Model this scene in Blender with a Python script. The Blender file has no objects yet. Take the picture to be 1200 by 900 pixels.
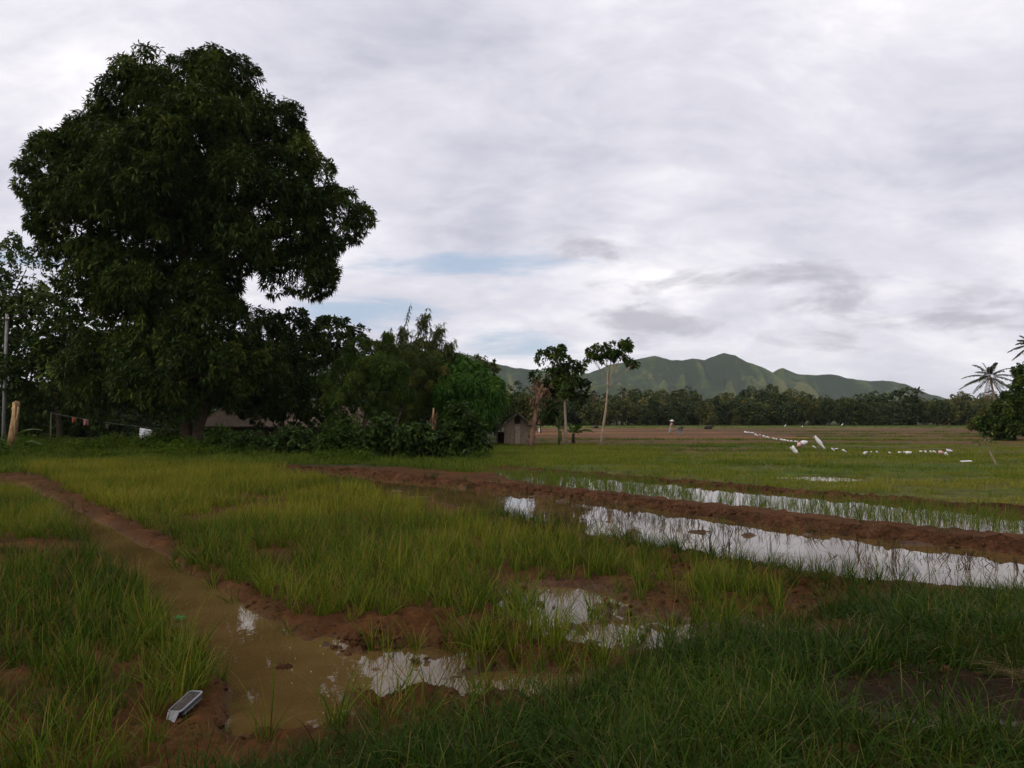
import bpy, math, random
import numpy as np
from mathutils import Vector, Matrix

R = math.radians
SC = bpy.context.scene
COL = SC.collection
rng = np.random.default_rng(7)
random.seed(7)

# ------------------------------------------------------------------ camera
CAMZ, F, HORIZON = 2.0, 924.0, 490.0
PITCH = math.atan((HORIZON - 450.0) / F)
cam_d = bpy.data.cameras.new('camera')
cam = bpy.data.objects.new('camera', cam_d)
COL.objects.link(cam)
cam.location = (0, 0, CAMZ)
cam.rotation_euler = (math.pi / 2 + PITCH, 0, 0)
cam_d.sensor_fit = 'HORIZONTAL'
cam_d.sensor_width = 36.0
cam_d.lens = 36.0 * F / 1200.0
cam_d.clip_start = 0.05
cam_d.clip_end = 40000
SC.camera = cam

# ------------------------------------------------------------------ render settings
SC.view_settings.view_transform = 'Standard'
SC.view_settings.look = 'None'
SC.view_settings.exposure = 0.0
SC.view_settings.gamma = 1.0
SC.view_settings.use_curve_mapping = False
cy = SC.cycles
cy.use_denoising = True
cy.denoiser = 'OPENIMAGEDENOISE'
cy.denoising_prefilter = 'ACCURATE'
cy.max_bounces = 6
cy.diffuse_bounces = 3
cy.glossy_bounces = 3
cy.transmission_bounces = 5
cy.transparent_max_bounces = 6
cy.volume_bounces = 1
cy.caustics_reflective = False
cy.caustics_refractive = False
cy.sample_clamp_indirect = 4.0

# ------------------------------------------------------------------ node helper
class NT:
    def __init__(s, tree): s.t = tree; s.n = tree.nodes; s.l = tree.links
    def new(s, typ, **kw):
        nd = s.n.new(typ)
        for k, v in kw.items(): setattr(nd, k, v)
        return nd
    def set(s, sock, v):
        if v is None: return
        if hasattr(v, 'is_output'): s.l.new(v, sock)
        else: sock.default_value = v
    def math(s, op, a, b=None, c=None, clamp=False):
        nd = s.new('ShaderNodeMath', operation=op); nd.use_clamp = clamp
        for i, v in enumerate((a, b, c)): s.set(nd.inputs[i], v)
        return nd.outputs[0]
    def vmath(s, op, a, b=None):
        nd = s.new('ShaderNodeVectorMath', operation=op)
        s.set(nd.inputs[0], a); s.set(nd.inputs[1], b)
        return nd.outputs[0]
    def comb(s, x, y, z=0.0):
        nd = s.new('ShaderNodeCombineXYZ')
        for i, v in enumerate((x, y, z)): s.set(nd.inputs[i], v)
        return nd.outputs[0]
    def noise(s, vec, scale, detail=4.0, rough=0.55, dist=0.0, lac=2.0):
        nd = s.new('ShaderNodeTexNoise')
        s.set(nd.inputs['Vector'], vec); nd.inputs['Scale'].default_value = scale
        nd.inputs['Detail'].default_value = detail; nd.inputs['Roughness'].default_value = rough
        nd.inputs['Distortion'].default_value = dist; nd.inputs['Lacunarity'].default_value = lac
        return nd.outputs[0]
    def ramp(s, fac, stops, interp='LINEAR'):
        nd = s.new('ShaderNodeValToRGB'); cr = nd.color_ramp; cr.interpolation = interp
        while len(cr.elements) > 1: cr.elements.remove(cr.elements[-1])
        for i, (p, c) in enumerate(stops):
            e = cr.elements[0] if i == 0 else cr.elements.new(p)
            e.position = p
            e.color = (c, c, c, 1) if isinstance(c, (int, float)) else (*c, 1)
        s.set(nd.inputs[0], fac)
        return nd.outputs[0]
    def mix(s, fac, a, b, blend='MIX'):
        nd = s.new('ShaderNodeMix', data_type='RGBA', blend_type=blend)
        s.set(nd.inputs[0], fac)
        s.set(nd.inputs[6], (*a, 1) if isinstance(a, tuple) else a)
        s.set(nd.inputs[7], (*b, 1) if isinstance(b, tuple) else b)
        return nd.outputs[2]
    def smooth(s, v, lo, hi):
        nd = s.new('ShaderNodeMapRange', interpolation_type='SMOOTHSTEP')
        s.set(nd.inputs[0], v)
        nd.inputs[1].default_value = lo; nd.inputs[2].default_value = hi
        return nd.outputs[0]
    def attr(s, name, typ='GEOMETRY'):
        nd = s.new('ShaderNodeAttribute', attribute_type=typ, attribute_name=name)
        return nd

# ------------------------------------------------------------------ sky: veiled daylight with broken cloud
SUN_EL, SUN_AZ = R(30), R(228)          # azimuth from +Y towards +X: behind the camera, to its left
world = bpy.data.worlds.new('World'); SC.world = world
world.use_nodes = True
W = NT(world.node_tree); W.n.clear()
sky = W.new('ShaderNodeTexSky', sky_type='NISHITA')
sky.sun_disc = False
sky.sun_elevation = SUN_EL
sky.sun_rotation = SUN_AZ
sky.altitude = 50
tc = W.new('ShaderNodeTexCoord')
sep = W.new('ShaderNodeSeparateXYZ'); W.l.new(tc.outputs['Generated'], sep.inputs[0])
X, Y, Z = sep.outputs
zc = W.math('ADD', W.math('MAXIMUM', Z, 0.0), 0.42)
u = W.math('DIVIDE', X, zc); v = W.math('DIVIDE', Y, zc)
plane = W.comb(u, v, 0.0)
n_big = W.noise(W.vmath('ADD', plane, (3.7, 1.2, 0.0)), 1.5, 3.0, 0.5, 0.3)
n_mid = W.noise(W.vmath('ADD', W.vmath('MULTIPLY', plane, (0.75, 1.2, 1.0)), (11.3, 4.1, 0.0)), 4.4, 9.0, 0.58, 0.5)
n_fine = W.noise(W.vmath('MULTIPLY', plane, (0.9, 1.3, 1.0)), 12.0, 7.0, 0.6, 0.3)
dens = W.math('ADD', W.math('MULTIPLY', n_big, 0.52), W.math('ADD', W.math('MULTIPLY', n_mid, 0.34), W.math('MULTIPLY', n_fine, 0.14)))
veil = W.ramp(dens, [(0.36, (5.7, 5.8, 6.8)), (0.43, (7.1, 7.05, 8.0)), (0.50, (8.3, 8.15, 8.9)), (0.56, (9.7, 9.5, 10.0)), (0.62, (11.4, 11.2, 11.4))])
az = W.math('ARCTAN2', X, Y)
low = W.comb(W.math('MULTIPLY', az, 9.0), W.math('MULTIPLY', Z, 26.0), 0.0)
n_low = W.noise(low, 1.0, 7.0, 0.58, 0.4)
n_gap = W.noise(W.comb(W.math('MULTIPLY', az, 7.0), W.math('MULTIPLY', Z, 40.0), 3.0), 1.0, 6.0, 0.6, 0.3)
def bank_at(a0, z0, sa, sz):
    da = W.math('DIVIDE', W.math('SUBTRACT', az, a0), sa); dz = W.math('DIVIDE', W.math('SUBTRACT', Z, z0), sz)
    return W.math('SUBTRACT', 1.0, W.math('SQRT', W.math('ADD', W.math('MULTIPLY', da, da), W.math('MULTIPLY', dz, dz))))
def bank_mask(lst, nz, k, lo, hi):
    m = None
    for e in lst:
        q = bank_at(*e); m = q if m is None else W.math('MAXIMUM', m, q)
    return W.smooth(W.math('ADD', W.math('MAXIMUM', m, -0.9), W.math('MULTIPLY', W.math('SUBTRACT', nz, 0.5), k)), lo, hi)
# thin gaps of blue low in the sky
gap = bank_mask([(-0.05, 0.193, 0.13, 0.022), (0.02, 0.09, 0.09, 0.02), (-0.62, 0.17, 0.14, 0.03), (0.72, 0.2, 0.12, 0.03), (-0.19, 0.13, 0.1, 0.03), (1.6, 0.2, 0.3, 0.04), (-1.5, 0.2, 0.3, 0.04)], n_gap, 2.8, -0.1, 0.9)
blue = W.mix(0.7, sky.outputs[0], (4.7, 6.0, 7.9))
c1 = W.mix(W.math('MULTIPLY', gap, 0.85), veil, blue)
# low grey cumulus banks
m_low = bank_mask([(0.187, 0.120, 0.14, 0.034), (0.37, 0.138, 0.18, 0.026), (0.45, 0.104, 0.15, 0.030), (0.58, 0.118, 0.14, 0.035), (0.10, 0.205, 0.09, 0.022), (0.28, 0.165, 0.2, 0.02), (-0.9, 0.13, 0.2, 0.03), (1.3, 0.13, 0.25, 0.03), (-1.9, 0.13, 0.3, 0.03), (2.4, 0.13, 0.3, 0.03)], n_low, 4.4, 0.1, 1.25)
c2 = W.mix(W.math('MULTIPLY', m_low, 0.75), c1, (4.5, 4.45, 5.1))
# horizon paling
c3 = W.mix(W.math('MULTIPLY', W.smooth(Z, 0.10, 0.0), 0.6), c2, (6.6, 6.8, 7.7))
bg = W.new('ShaderNodeBackground'); W.l.new(c3, bg.inputs[0]); bg.inputs[1].default_value = 0.1
wo = W.new('ShaderNodeOutputWorld'); W.l.new(bg.outputs[0], wo.inputs[0])
world.cycles.sampling_method = 'MANUAL'; world.cycles.sample_map_resolution = 512

sun_d = bpy.data.lights.new('sun', 'SUN'); sun_d.energy = 1.5; sun_d.angle = R(11); sun_d.color = (1.0, 0.9, 0.78)
sun = bpy.data.objects.new('sun', sun_d); COL.objects.link(sun)
sdir = Vector((math.sin(SUN_AZ) * math.cos(SUN_EL), math.cos(SUN_AZ) * math.cos(SUN_EL), math.sin(SUN_EL)))
sun.rotation_euler = (-sdir).to_track_quat('-Z', 'Y').to_euler()
sun.location = (-20, -40, 60)

# ------------------------------------------------------------------ places: bearing and depression to metres
CP, SP = math.cos(PITCH), math.sin(PITCH)
def ray(px, py):
    a, b = (px - 600) / F, (450 - py) / F
    return np.array((a, CP - b * SP, SP + b * CP))
def G(px, py, z=0.0):                       # point of the plain at height z
    d = ray(px, py); t = (z - CAMZ) / d[2]
    return np.array((d[0] * t, d[1] * t, z))
def P(px, py, Y):                           # point at depth Y
    d = ray(px, py); t = Y / d[1]
    return np.array((d[0] * t, Y, CAMZ + d[2] * t))
def G2(lst, z=0.0): return np.array([G(a, b, z)[:2] for a, b in lst])

# ------------------------------------------------------------------ numpy noise and geometry helpers
def _h(ix, iy, s):
    v = np.sin(ix * 127.1 + iy * 311.7 + s * 74.7) * 43758.5453
    return v - np.floor(v)
def vn(x, y, s=0):
    x = np.asarray(x, float); y = np.asarray(y, float)
    ix = np.floor(x); iy = np.floor(y); fx = x - ix; fy = y - iy
    fx = fx * fx * (3 - 2 * fx); fy = fy * fy * (3 - 2 * fy)
    a = _h(ix, iy, s); b = _h(ix + 1, iy, s); c = _h(ix, iy + 1, s); d = _h(ix + 1, iy + 1, s)
    return (a + (b - a) * fx) * (1 - fy) + (c + (d - c) * fx) * fy
def fbm(x, y, o=4, s=0, g=0.5):
    t = 0; a = 1.0; n = 0
    for i in range(o):
        t = t + a * vn(x * 2 ** i + 13.7 * i, y * 2 ** i - 7.3 * i, s + i); n += a; a *= g
    return t / n
def sstep(x, a, b):
    t = np.clip((x - a) / (b - a), 0, 1)
    return t * t * (3 - 2 * t)
def pdist(x, y, line, sw=None):
    """distance to a polyline (and interpolated value sw), and side (+ = right of travel)"""
    best = np.full(np.shape(x), 1e9); val = np.zeros(np.shape(x)); side = np.zeros(np.shape(x))
    for i in range(len(line) - 1):
        ax, ay = line[i]; bx, by = line[i + 1]
        dx, dy = bx - ax, by - ay
        t = np.clip(((x - ax) * dx + (y - ay) * dy) / (dx * dx + dy * dy), 0, 1)
        d = np.hypot(x - ax - t * dx, y - ay - t * dy)
        m = d < best
        best = np.where(m, d, best)
        if sw is not None: val = np.where(m, sw[i] + (sw[i + 1] - sw[i]) * t, val)
        side = np.where(m, np.sign((y - ay) * dx * -1 + (x - ax) * dy), side)
    return best, val, side
def inpoly(x, y, poly):
    ins = np.zeros(np.shape(x), bool); n = len(poly)
    for i in range(n):
        x0, y0 = poly[i]; x1, y1 = poly[(i + 1) % n]
        if y0 == y1: continue
        c = ((y0 > y) != (y1 > y)) & (x < (x1 - x0) * (y - y0) / (y1 - y0) + x0)
        ins ^= c
    return ins

# ------------------------------------------------------------------ object helpers
def raw_mesh(name, V, faces, smooth=False):
    me = bpy.data.meshes.new(name)
    V = np.asarray(V, np.float32)
    if isinstance(faces, np.ndarray):
        k = faces.shape[1]; nf = len(faces)
        me.vertices.add(len(V)); me.vertices.foreach_set('co', V.ravel())
        me.loops.add(nf * k); me.loops.foreach_set('vertex_index', faces.astype(np.int32).ravel())
        me.polygons.add(nf); me.polygons.foreach_set('loop_start', np.arange(0, nf * k, k, dtype=np.int32))
        me.update(calc_edges=True); me.validate()
    else:
        me.from_pydata(V.tolist(), [], faces); me.update()
    if smooth: me.polygons.foreach_set('use_smooth', np.ones(len(me.polygons), bool))
    return me
def fattr(me, name, arr, dom='FACE'):
    a = me.attributes.new(name, 'FLOAT', dom); a.data.foreach_set('value', np.asarray(arr, np.float32))
def link(name, me, mat=None, parent=None, loc=None):
    o = bpy.data.objects.new(name, me); COL.objects.link(o)
    if mat is not None: me.materials.append(mat)
    if parent is not None: o.parent = parent
    if loc is not None: o.location = loc
    return o
def tag(o, label=None, cat=None, group=None, kind=None):
    if label: o['label'] = label
    if cat: o['category'] = cat
    if group: o['group'] = group
    if kind: o['kind'] = kind
    return o
def thing(name, label, cat, loc, rz=0.0, group=None):
    o = bpy.data.objects.new(name, None); COL.objects.link(o)
    o.empty_display_size = 0.2
    o.location = loc; o.rotation_euler = (0, 0, rz)
    return tag(o, label, cat, group)
class MB:
    """collects simple shapes into one mesh"""
    def __init__(s): s.v = []; s.f = []
    def add(s, V, Fc):
        o = len(s.v); s.v += [tuple(map(float, p)) for p in V]; s.f += [tuple(int(i) + o for i in f) for f in Fc]
    def box(s, c, d, rot=None, jit=0.0):
        hx, hy, hz = d[0] / 2, d[1] / 2, d[2] / 2
        V = [Vector((x * hx, y * hy, z * hz)) for x in (-1, 1) for y in (-1, 1) for z in (-1, 1)]
        if jit: V = [p + Vector((random.uniform(-jit, jit), random.uniform(-jit, jit), random.uniform(-jit, jit))) for p in V]
        if rot is not None: V = [rot @ p for p in V]
        V = [p + Vector(c) for p in V]
        s.add(V, [(0, 1, 3, 2), (4, 6, 7, 5), (0, 4, 5, 1), (2, 3, 7, 6), (0, 2, 6, 4), (1, 5, 7, 3)])
    def tube(s, pts, rad, n=8, wob=0.0, cap=True):
        pts = [np.asarray(p, float) for p in pts]; o = len(s.v); m = len(pts)
        for i, p in enumerate(pts):
            t = pts[min(i + 1, m - 1)] - pts[max(i - 1, 0)]; t = t / (np.linalg.norm(t) + 1e-9)
            a = np.cross(t, (0.13, 1, 0.07) if abs(t[1]) < .9 else (1, 0, 0)); a /= np.linalg.norm(a); b = np.cross(t, a)
            r = rad[i] if hasattr(rad, '__len__') else rad
            for k in range(n):
                an = 2 * math.pi * k / n; rr = r * (1 + random.uniform(-wob, wob))
                q = p + (a * math.cos(an) + b * math.sin(an)) * rr
                s.v.append(tuple(q))
        for i in range(m - 1):
            for k in range(n):
                k2 = (k + 1) % n
                s.f.append((o + i * n + k, o + i * n + k2, o + (i + 1) * n + k2, o + (i + 1) * n + k))
        if cap:
            s.f.append(tuple(o + k for k in range(n))[::-1]); s.f.append(tuple(o + (m - 1) * n + k for k in range(n)))
    def ball(s, c, r, n=8, m=6, jit=0.0):
        V = []; c = np.asarray(c, float); r = np.asarray(r, float) * np.ones(3)
        for i in range(1, m):
            th = math.pi * i / m
            for k in range(n):
                ph = 2 * math.pi * k / n; q = 1 + random.uniform(-jit, jit)
                V.append(c + r * q * np.array((math.sin(th) * math.cos(ph), math.sin(th) * math.sin(ph), math.cos(th))))
        V.append(c + r * (0, 0, 1)); V.append(c - r * (0, 0, 1)); top, bot = len(V) - 2, len(V) - 1
        Fc = []
        for i in range(m - 2):
            for k in range(n):
                k2 = (k + 1) % n; Fc.append((i * n + k, (i + 1) * n + k, (i + 1) * n + k2, i * n + k2))
        for k in range(n):
            k2 = (k + 1) % n; Fc.append((top, k, k2)); Fc.append((bot, (m - 2) * n + k2, (m - 2) * n + k))
        s.add(V, Fc)
    def build(s, name, mat, parent=None, smooth=False, loc=None, off=None):
        V = np.array(s.v)
        if off is not None: V = V - np.asarray(off)
        return link(name, raw_mesh(name, V, s.f, smooth), mat, parent, loc)

# ------------------------------------------------------------------ materials
MATS = {}
def newmat(name):
    m = bpy.data.materials.new(name); m.use_nodes = True
    t = NT(m.node_tree); t.n.clear()
    out = t.new('ShaderNodeOutputMaterial'); MATS[name] = m
    return m, t, out
def princ(t, out, col, rough=0.7, spec=0.3, normal=None, **kw):
    b = t.new('ShaderNodeBsdfPrincipled')
    t.set(b.inputs['Base Color'], (*col, 1) if isinstance(col, tuple) else col)
    t.set(b.inputs['Roughness'], rough); t.set(b.inputs['Specular IOR Level'], spec)
    if normal is not None: t.l.new(normal, b.inputs['Normal'])
    for k, v_ in kw.items(): t.set(b.inputs[k], v_)
    if out is not None: t.l.new(b.outputs[0], out.inputs[0])
    return b
def bump(t, h, strength, dist):
    b = t.new('ShaderNodeBump'); b.inputs['Strength'].default_value = strength; b.inputs['Distance'].default_value = dist
    t.l.new(h, b.inputs['Height']); return b.outputs[0]
def simple(name, col, rough=0.7, spec=0.3, var=0.35, scale=6.0, bumpd=0.0):
    m, t, out = newmat(name)
    c = t.new('ShaderNodeTexCoord').outputs['Object']
    n = t.noise(c, scale, 6, 0.6)
    lo = tuple(x * (1 - var) for x in col); hi = tuple(min(1, x * (1 + var)) for x in col)
    cc = t.ramp(n, [(0.3, lo), (0.7, hi)])
    princ(t, out, cc, rough, spec, bump(t, n, 0.6, bumpd) if bumpd else None)
    return m
def leafmat(name, stops, trans=0.25, rough=0.55, spec=0.10):
    m, t, out = newmat(name)
    a = t.attr('tone').outputs['Fac']
    c = t.ramp(a, stops)
    b = princ(t, None, c, rough, spec)
    tr = t.new('ShaderNodeBsdfTranslucent')
    t.l.new(t.mix(1.0, c, (1.25, 1.2, 0.6), 'MULTIPLY'), tr.inputs[0])
    mx = t.new('ShaderNodeMixShader'); mx.inputs[0].default_value = trans
    t.l.new(b.outputs[0], mx.inputs[1]); t.l.new(tr.outputs[0], mx.inputs[2]); t.l.new(mx.outputs[0], out.inputs[0])
    return m
def blademat(name, stops, trans=0.3, rough=0.5, dry=(0.20, 0.14, 0.05)):
    m, t, out = newmat(name)
    inst = t.attr('tone', 'INSTANCER').outputs['Fac']; vc = t.attr('vc').outputs['Fac']
    f = t.math('ADD', t.math('MULTIPLY', inst, 0.6), t.math('MULTIPLY', vc, 0.4))
    c = t.ramp(f, stops)
    c = t.mix(t.smooth(vc, 0.84, 0.95), c, dry)
    b = princ(t, None, c, rough, 0.04)
    tr = t.new('ShaderNodeBsdfTranslucent')
    t.l.new(t.mix(1.0, c, (1.2, 1.15, 0.5), 'MULTIPLY'), tr.inputs[0])
    mx = t.new('ShaderNodeMixShader'); mx.inputs[0].default_value = trans
    t.l.new(b.outputs[0], mx.inputs[1]); t.l.new(tr.outputs[0], mx.inputs[2]); t.l.new(mx.outputs[0], out.inputs[0])
    return m

def ground_mat():
    m, t, out = newmat('field_soil')
    pos = t.new('ShaderNodeNewGeometry').outputs['Position']
    tint = t.attr('tint').outputs['Color']; wet = t.attr('wet').outputs['Fac']
    n1 = t.noise(pos, 1.3, 8, 0.62); n2 = t.noise(pos, 14.0, 6, 0.65); n3 = t.noise(pos, 70.0, 4, 0.6)
    v = t.math('ADD', t.math('MULTIPLY', n1, 0.5), t.math('ADD', t.math('MULTIPLY', n2, 0.35), t.math('MULTIPLY', n3, 0.15)))
    k = t.ramp(v, [(0.32, 0.38), (0.5, 0.95), (0.66, 1.7)])
    c = t.mix(1.0, tint, k, 'MULTIPLY')
    h = t.math('ADD', t.math('MULTIPLY', n2, 1.0), t.math('MULTIPLY', n3, 0.35))
    rough = t.math('SUBTRACT', 0.9, t.math('MULTIPLY', wet, t.math('MULTIPLY', n2, 0.95)))
    princ(t, out, c, rough, t.math('ADD', t.math('MULTIPLY', wet, 0.22), 0.04), bump(t, h, 1.0, 0.06))
    return m
def bund_mat():
    m, t, out = newmat('turned_earth')
    pos = t.new('ShaderNodeNewGeometry').outputs['Position']
    n1 = t.noise(pos, 2.2, 7, 0.62); n2 = t.noise(pos, 18.0, 6, 0.65)
    v = t.math('ADD', t.math('MULTIPLY', n1, 0.55), t.math('MULTIPLY', n2, 0.45))
    c = t.ramp(v, [(0.34, (0.018, 0.009, 0.004)), (0.5, (0.074, 0.032, 0.014)), (0.64, (0.160, 0.076, 0.036))])
    princ(t, out, c, 0.9, 0.06, bump(t, n2, 1.0, 0.09))
    return m
def water_mat():
    m, t, out = newmat('muddy_water')
    pos = t.new('ShaderNodeNewGeometry').outputs['Position']
    n = t.noise(pos, 0.8, 5, 0.55)
    c = t.ramp(n, [(0.35, (0.072, 0.044, 0.014)), (0.65, (0.115, 0.072, 0.025))])
    rip = t.noise(t.vmath('MULTIPLY', pos, (1.0, 0.6, 1.0)), 3.0, 4, 0.5)
    b = princ(t, out, c, 0.015, 0.5, bump(t, rip, 0.10, 0.02))
    b.inputs['IOR'].default_value = 1.33
    return m
def hill_mat():
    m, t, out = newmat('grassy_hillside')
    pos = t.new('ShaderNodeNewGeometry').outputs['Position']
    a = t.attr('spur').outputs['Fac']; fz = t.attr('foot').outputs['Fac']
    n = t.noise(pos, 0.010, 9, 0.62); n2 = t.noise(pos, 0.045, 6, 0.6); n3 = t.noise(pos, 0.0035, 4, 0.55)
    g = t.ramp(n, [(0.36, (0.022, 0.042, 0.011)), (0.52, (0.044, 0.072, 0.016)), (0.66, (0.086, 0.098, 0.025))])
    brown = t.smooth(t.math('ADD', t.math('MULTIPLY', a, 0.55), t.math('MULTIPLY', n3, 0.6)), 0.64, 0.78)  # yellowish spur grass, with the lit side of the relief painted in as well
    c = t.mix(t.math('MULTIPLY', brown, 0.55), g, (0.110, 0.105, 0.034))
    wood = t.smooth(t.math('SUBTRACT', t.math('ADD', t.math('MULTIPLY', n2, .8), .1), t.math('MULTIPLY', a, 0.60)), 0.10, 0.20)  # woods in the gullies, with gully shade painted into the same dark colour
    c = t.mix(t.math('MULTIPLY', wood, 0.92), c, (0.014, 0.030, 0.010))
    c = t.mix(t.math('MULTIPLY', t.math('MULTIPLY', fz, 0.55), t.smooth(n, 0.40, 0.60)), c, (0.070, 0.082, 0.022))
    princ(t, out, c, 0.95, 0.1, bump(t, n2, 0.5, 6.0))
    return m
M_GROUND = ground_mat(); M_BUND = bund_mat(); M_WATER = water_mat(); M_HILL = hill_mat()
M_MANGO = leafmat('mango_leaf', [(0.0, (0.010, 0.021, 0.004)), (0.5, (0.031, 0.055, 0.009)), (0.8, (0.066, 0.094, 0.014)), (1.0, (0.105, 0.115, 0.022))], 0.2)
M_DARK = leafmat('dark_leaf', [(0.0, (0.011, 0.024, 0.005)), (0.55, (0.036, 0.066, 0.011)), (1.0, (0.090, 0.125, 0.022))], 0.2)
M_MIDL = leafmat('mid_leaf', [(0.0, (0.014, 0.032, 0.005)), (0.55, (0.042, 0.078, 0.010)), (1.0, (0.100, 0.132, 0.022))], 0.25)
M_BRIGHT = leafmat('bright_leaf', [(0.0, (0.018, 0.056, 0.008)), (0.55, (0.052, 0.130, 0.016)), (1.0, (0.110, 0.200, 0.030))], 0.3)
M_YEL = leafmat('yellow_leaf', [(0.0, (0.030, 0.050, 0.010)), (0.6, (0.078, 0.105, 0.018)), (1.0, (0.165, 0.140, 0.035))], 0.3)
M_SPARSE = leafmat('grey_leaf', [(0.0, (0.040, 0.058, 0.016)), (0.6, (0.095, 0.120, 0.034)), (1.0, (0.180, 0.160, 0.060))], 0.3)
M_FAR = leafmat('far_leaf', [(0.0, (0.012, 0.024, 0.007)), (0.6, (0.034, 0.056, 0.013)), (1.0, (0.080, 0.095, 0.024))], 0.2)
M_FAR2 = leafmat('far_leaf_olive', [(0.0, (0.026, 0.040, 0.008)), (0.6, (0.080, 0.092, 0.020)), (1.0, (0.170, 0.140, 0.045))], 0.2)
M_DEADLEAF = leafmat('dead_leaf', [(0.0, (0.060, 0.036, 0.020)), (0.6, (0.125, 0.072, 0.040)), (1.0, (0.21, 0.135, 0.075))], 0.15)
M_BANANA = leafmat('banana_leaf', [(0.0, (0.040, 0.070, 0.018)), (1.0, (0.10, 0.15, 0.045))], 0.35)
M_PALM = leafmat('palm_leaf', [(0.0, (0.022, 0.030, 0.013)), (0.7, (0.050, 0.058, 0.024)), (1.0, (0.11, 0.085, 0.045))], 0.2)
M_BARK = simple('dark_bark', (0.062, 0.044, 0.028), 0.9, 0.1, 0.5, 5, 0.03)
M_PALE = simple('pale_bark', (0.26, 0.20, 0.15), 0.85, 0.1, 0.35, 5, 0.01)
M_THATCH = simple('thatch', (0.105, 0.078, 0.058), 0.95, 0.1, 0.5, 9, 0.04)
M_BAMBOO = simple('weathered_bamboo', (0.25, 0.188, 0.128), 0.8, 0.2, 0.4, 7, 0.01)
M_BOARD = simple('pale_board', (0.36, 0.285, 0.21), 0.8, 0.2, 0.3, 7, 0.01)
M_DARKWOOD = simple('dark_wood', (0.040, 0.028, 0.020), 0.9, 0.1, 0.4, 6)
M_CONC = simple('weathered_concrete', (0.21, 0.21, 0.20), 0.9, 0.2, 0.25, 4)
M_TAN = simple('dry_stem', (0.26, 0.16, 0.075), 0.8, 0.2, 0.45, 4, 0.02)
M_WHITE = simple('white_plastic', (0.70, 0.67, 0.68), 0.5, 0.3, 0.08, 5)
M_PINK = simple('pink_plastic', (0.62, 0.36, 0.37), 0.5, 0.3, 0.2, 5)
M_CLOTH = simple('pale_cloth', (0.72, 0.74, 0.80), 0.9, 0.1, 0.08, 4)
M_REDCLOTH = simple('dark_red_cloth', (0.17, 0.020, 0.022), 0.9, 0.1, 0.3, 4)
M_ORCLOTH = simple('orange_cloth', (0.22, 0.065, 0.03), 0.9, 0.1, 0.2, 4)
M_PINKCLOTH = simple('pink_cloth', (0.26, 0.11, 0.115), 0.9, 0.1, 0.2, 4)
M_ROPE = simple('grey_string', (0.16, 0.15, 0.14), 0.9, 0.1, 0.1)
M_STICK = simple('grey_stick', (0.12, 0.095, 0.070), 0.9, 0.1, 0.3, 8)
M_SKIN = simple('skin', (0.20, 0.105, 0.065), 0.6, 0.3, 0.1)
M_SHIRT = simple('dusty_pink_shirt', (0.42, 0.27, 0.22), 0.9, 0.1, 0.15)
M_TROUS = simple('grey_trousers', (0.30, 0.28, 0.29), 0.9, 0.1, 0.15)
M_HIDE = simple('dark_hide', (0.018, 0.016, 0.017), 0.7, 0.2, 0.3)
M_METAL = simple('black_machine', (0.015, 0.015, 0.016), 0.5, 0.4, 0.2)
M_GREENPL = simple('green_plastic', (0.04, 0.26, 0.06), 0.4, 0.4, 0.3, 30)
M_FEATHER = simple('white_feather', (0.80, 0.80, 0.78), 0.8, 0.2, 0.05)

# ------------------------------------------------------------------ layout of the fields
BANK = G2([(1900, 745), (1500, 735), (1200, 706), (1060, 712), (960, 726), (880, 748), (790, 780), (700, 812), (600, 846), (500, 872), (420, 890), (330, 906), (240, 925), (140, 960), (40, 1030), (-300, 1280)])
CHAN = G2([(-60, 562), (20, 567), (60, 588), (105, 616), (150, 645), (195, 680), (235, 712), (285, 748), (335, 790), (345, 830)])
CHW = np.array([0.06, 0.09, 0.16, 0.24, 0.28, 0.33, 0.38, 0.38, 0.36, 0.28])
BUND1 = G2([(300, 545), (400, 548), (560, 566), (700, 579), (900, 604), (1050, 621), (1200, 636), (1420, 660), (1900, 700)], 0.1)
BUND2 = G2([(520, 540), (640, 549), (760, 558), (900, 570), (1050, 582), (1200, 594), (1400, 611), (1900, 650)], 0.1)
BUND0 = G2([(560, 604), (640, 624), (760, 648), (870, 669), (960, 684), (1060, 702), (1200, 710)], 0.05)
RICE_M = G2([(20, 549), (120, 543), (250, 545), (330, 551), (420, 573), (520, 602), (620, 630), (740, 654), (850, 676), (905, 700), (860, 712), (780, 690), (690, 682), (610, 690), (640, 730), (680, 760), (600, 775), (540, 765), (480, 745), (410, 742), (356, 730), (306, 700), (238, 656), (160, 616), (100, 588), (62, 566)])
RICE_L = G2([(-500, 585), (-60, 572), (30, 578), (80, 612), (120, 650), (165, 690), (200, 730), (235, 780), (240, 830), (210, 870), (180, 900), (100, 960), (-100, 1050), (-700, 900)])
PAD1 = G2([(300, 552), (400, 552), (560, 572), (700, 586), (900, 610), (1050, 626), (1200, 641), (1450, 672), (1450, 712), (1200, 694), (1060, 686), (960, 674), (860, 659), (760, 641), (640, 618), (560, 600), (420, 570), (330, 556)])
PAD2 = G2([(560, 548), (640, 552), (760, 561), (900, 573), (1050, 586), (1200, 598), (1450, 620), (1450, 656), (1200, 630), (1050, 615), (900, 599), (700, 576), (600, 564)])
def ell(x, y, px, py, rx, ry, z=0.0):
    c = G(px, py, z); sx = rx * c[1] / F
    sy = abs(G(px, py - ry, z)[1] - G(px, py + ry, z)[1]) / 2
    return ((x - c[0]) / sx) ** 2 + ((y - c[1]) / sy) ** 2
LEVEL = -0.03
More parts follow.
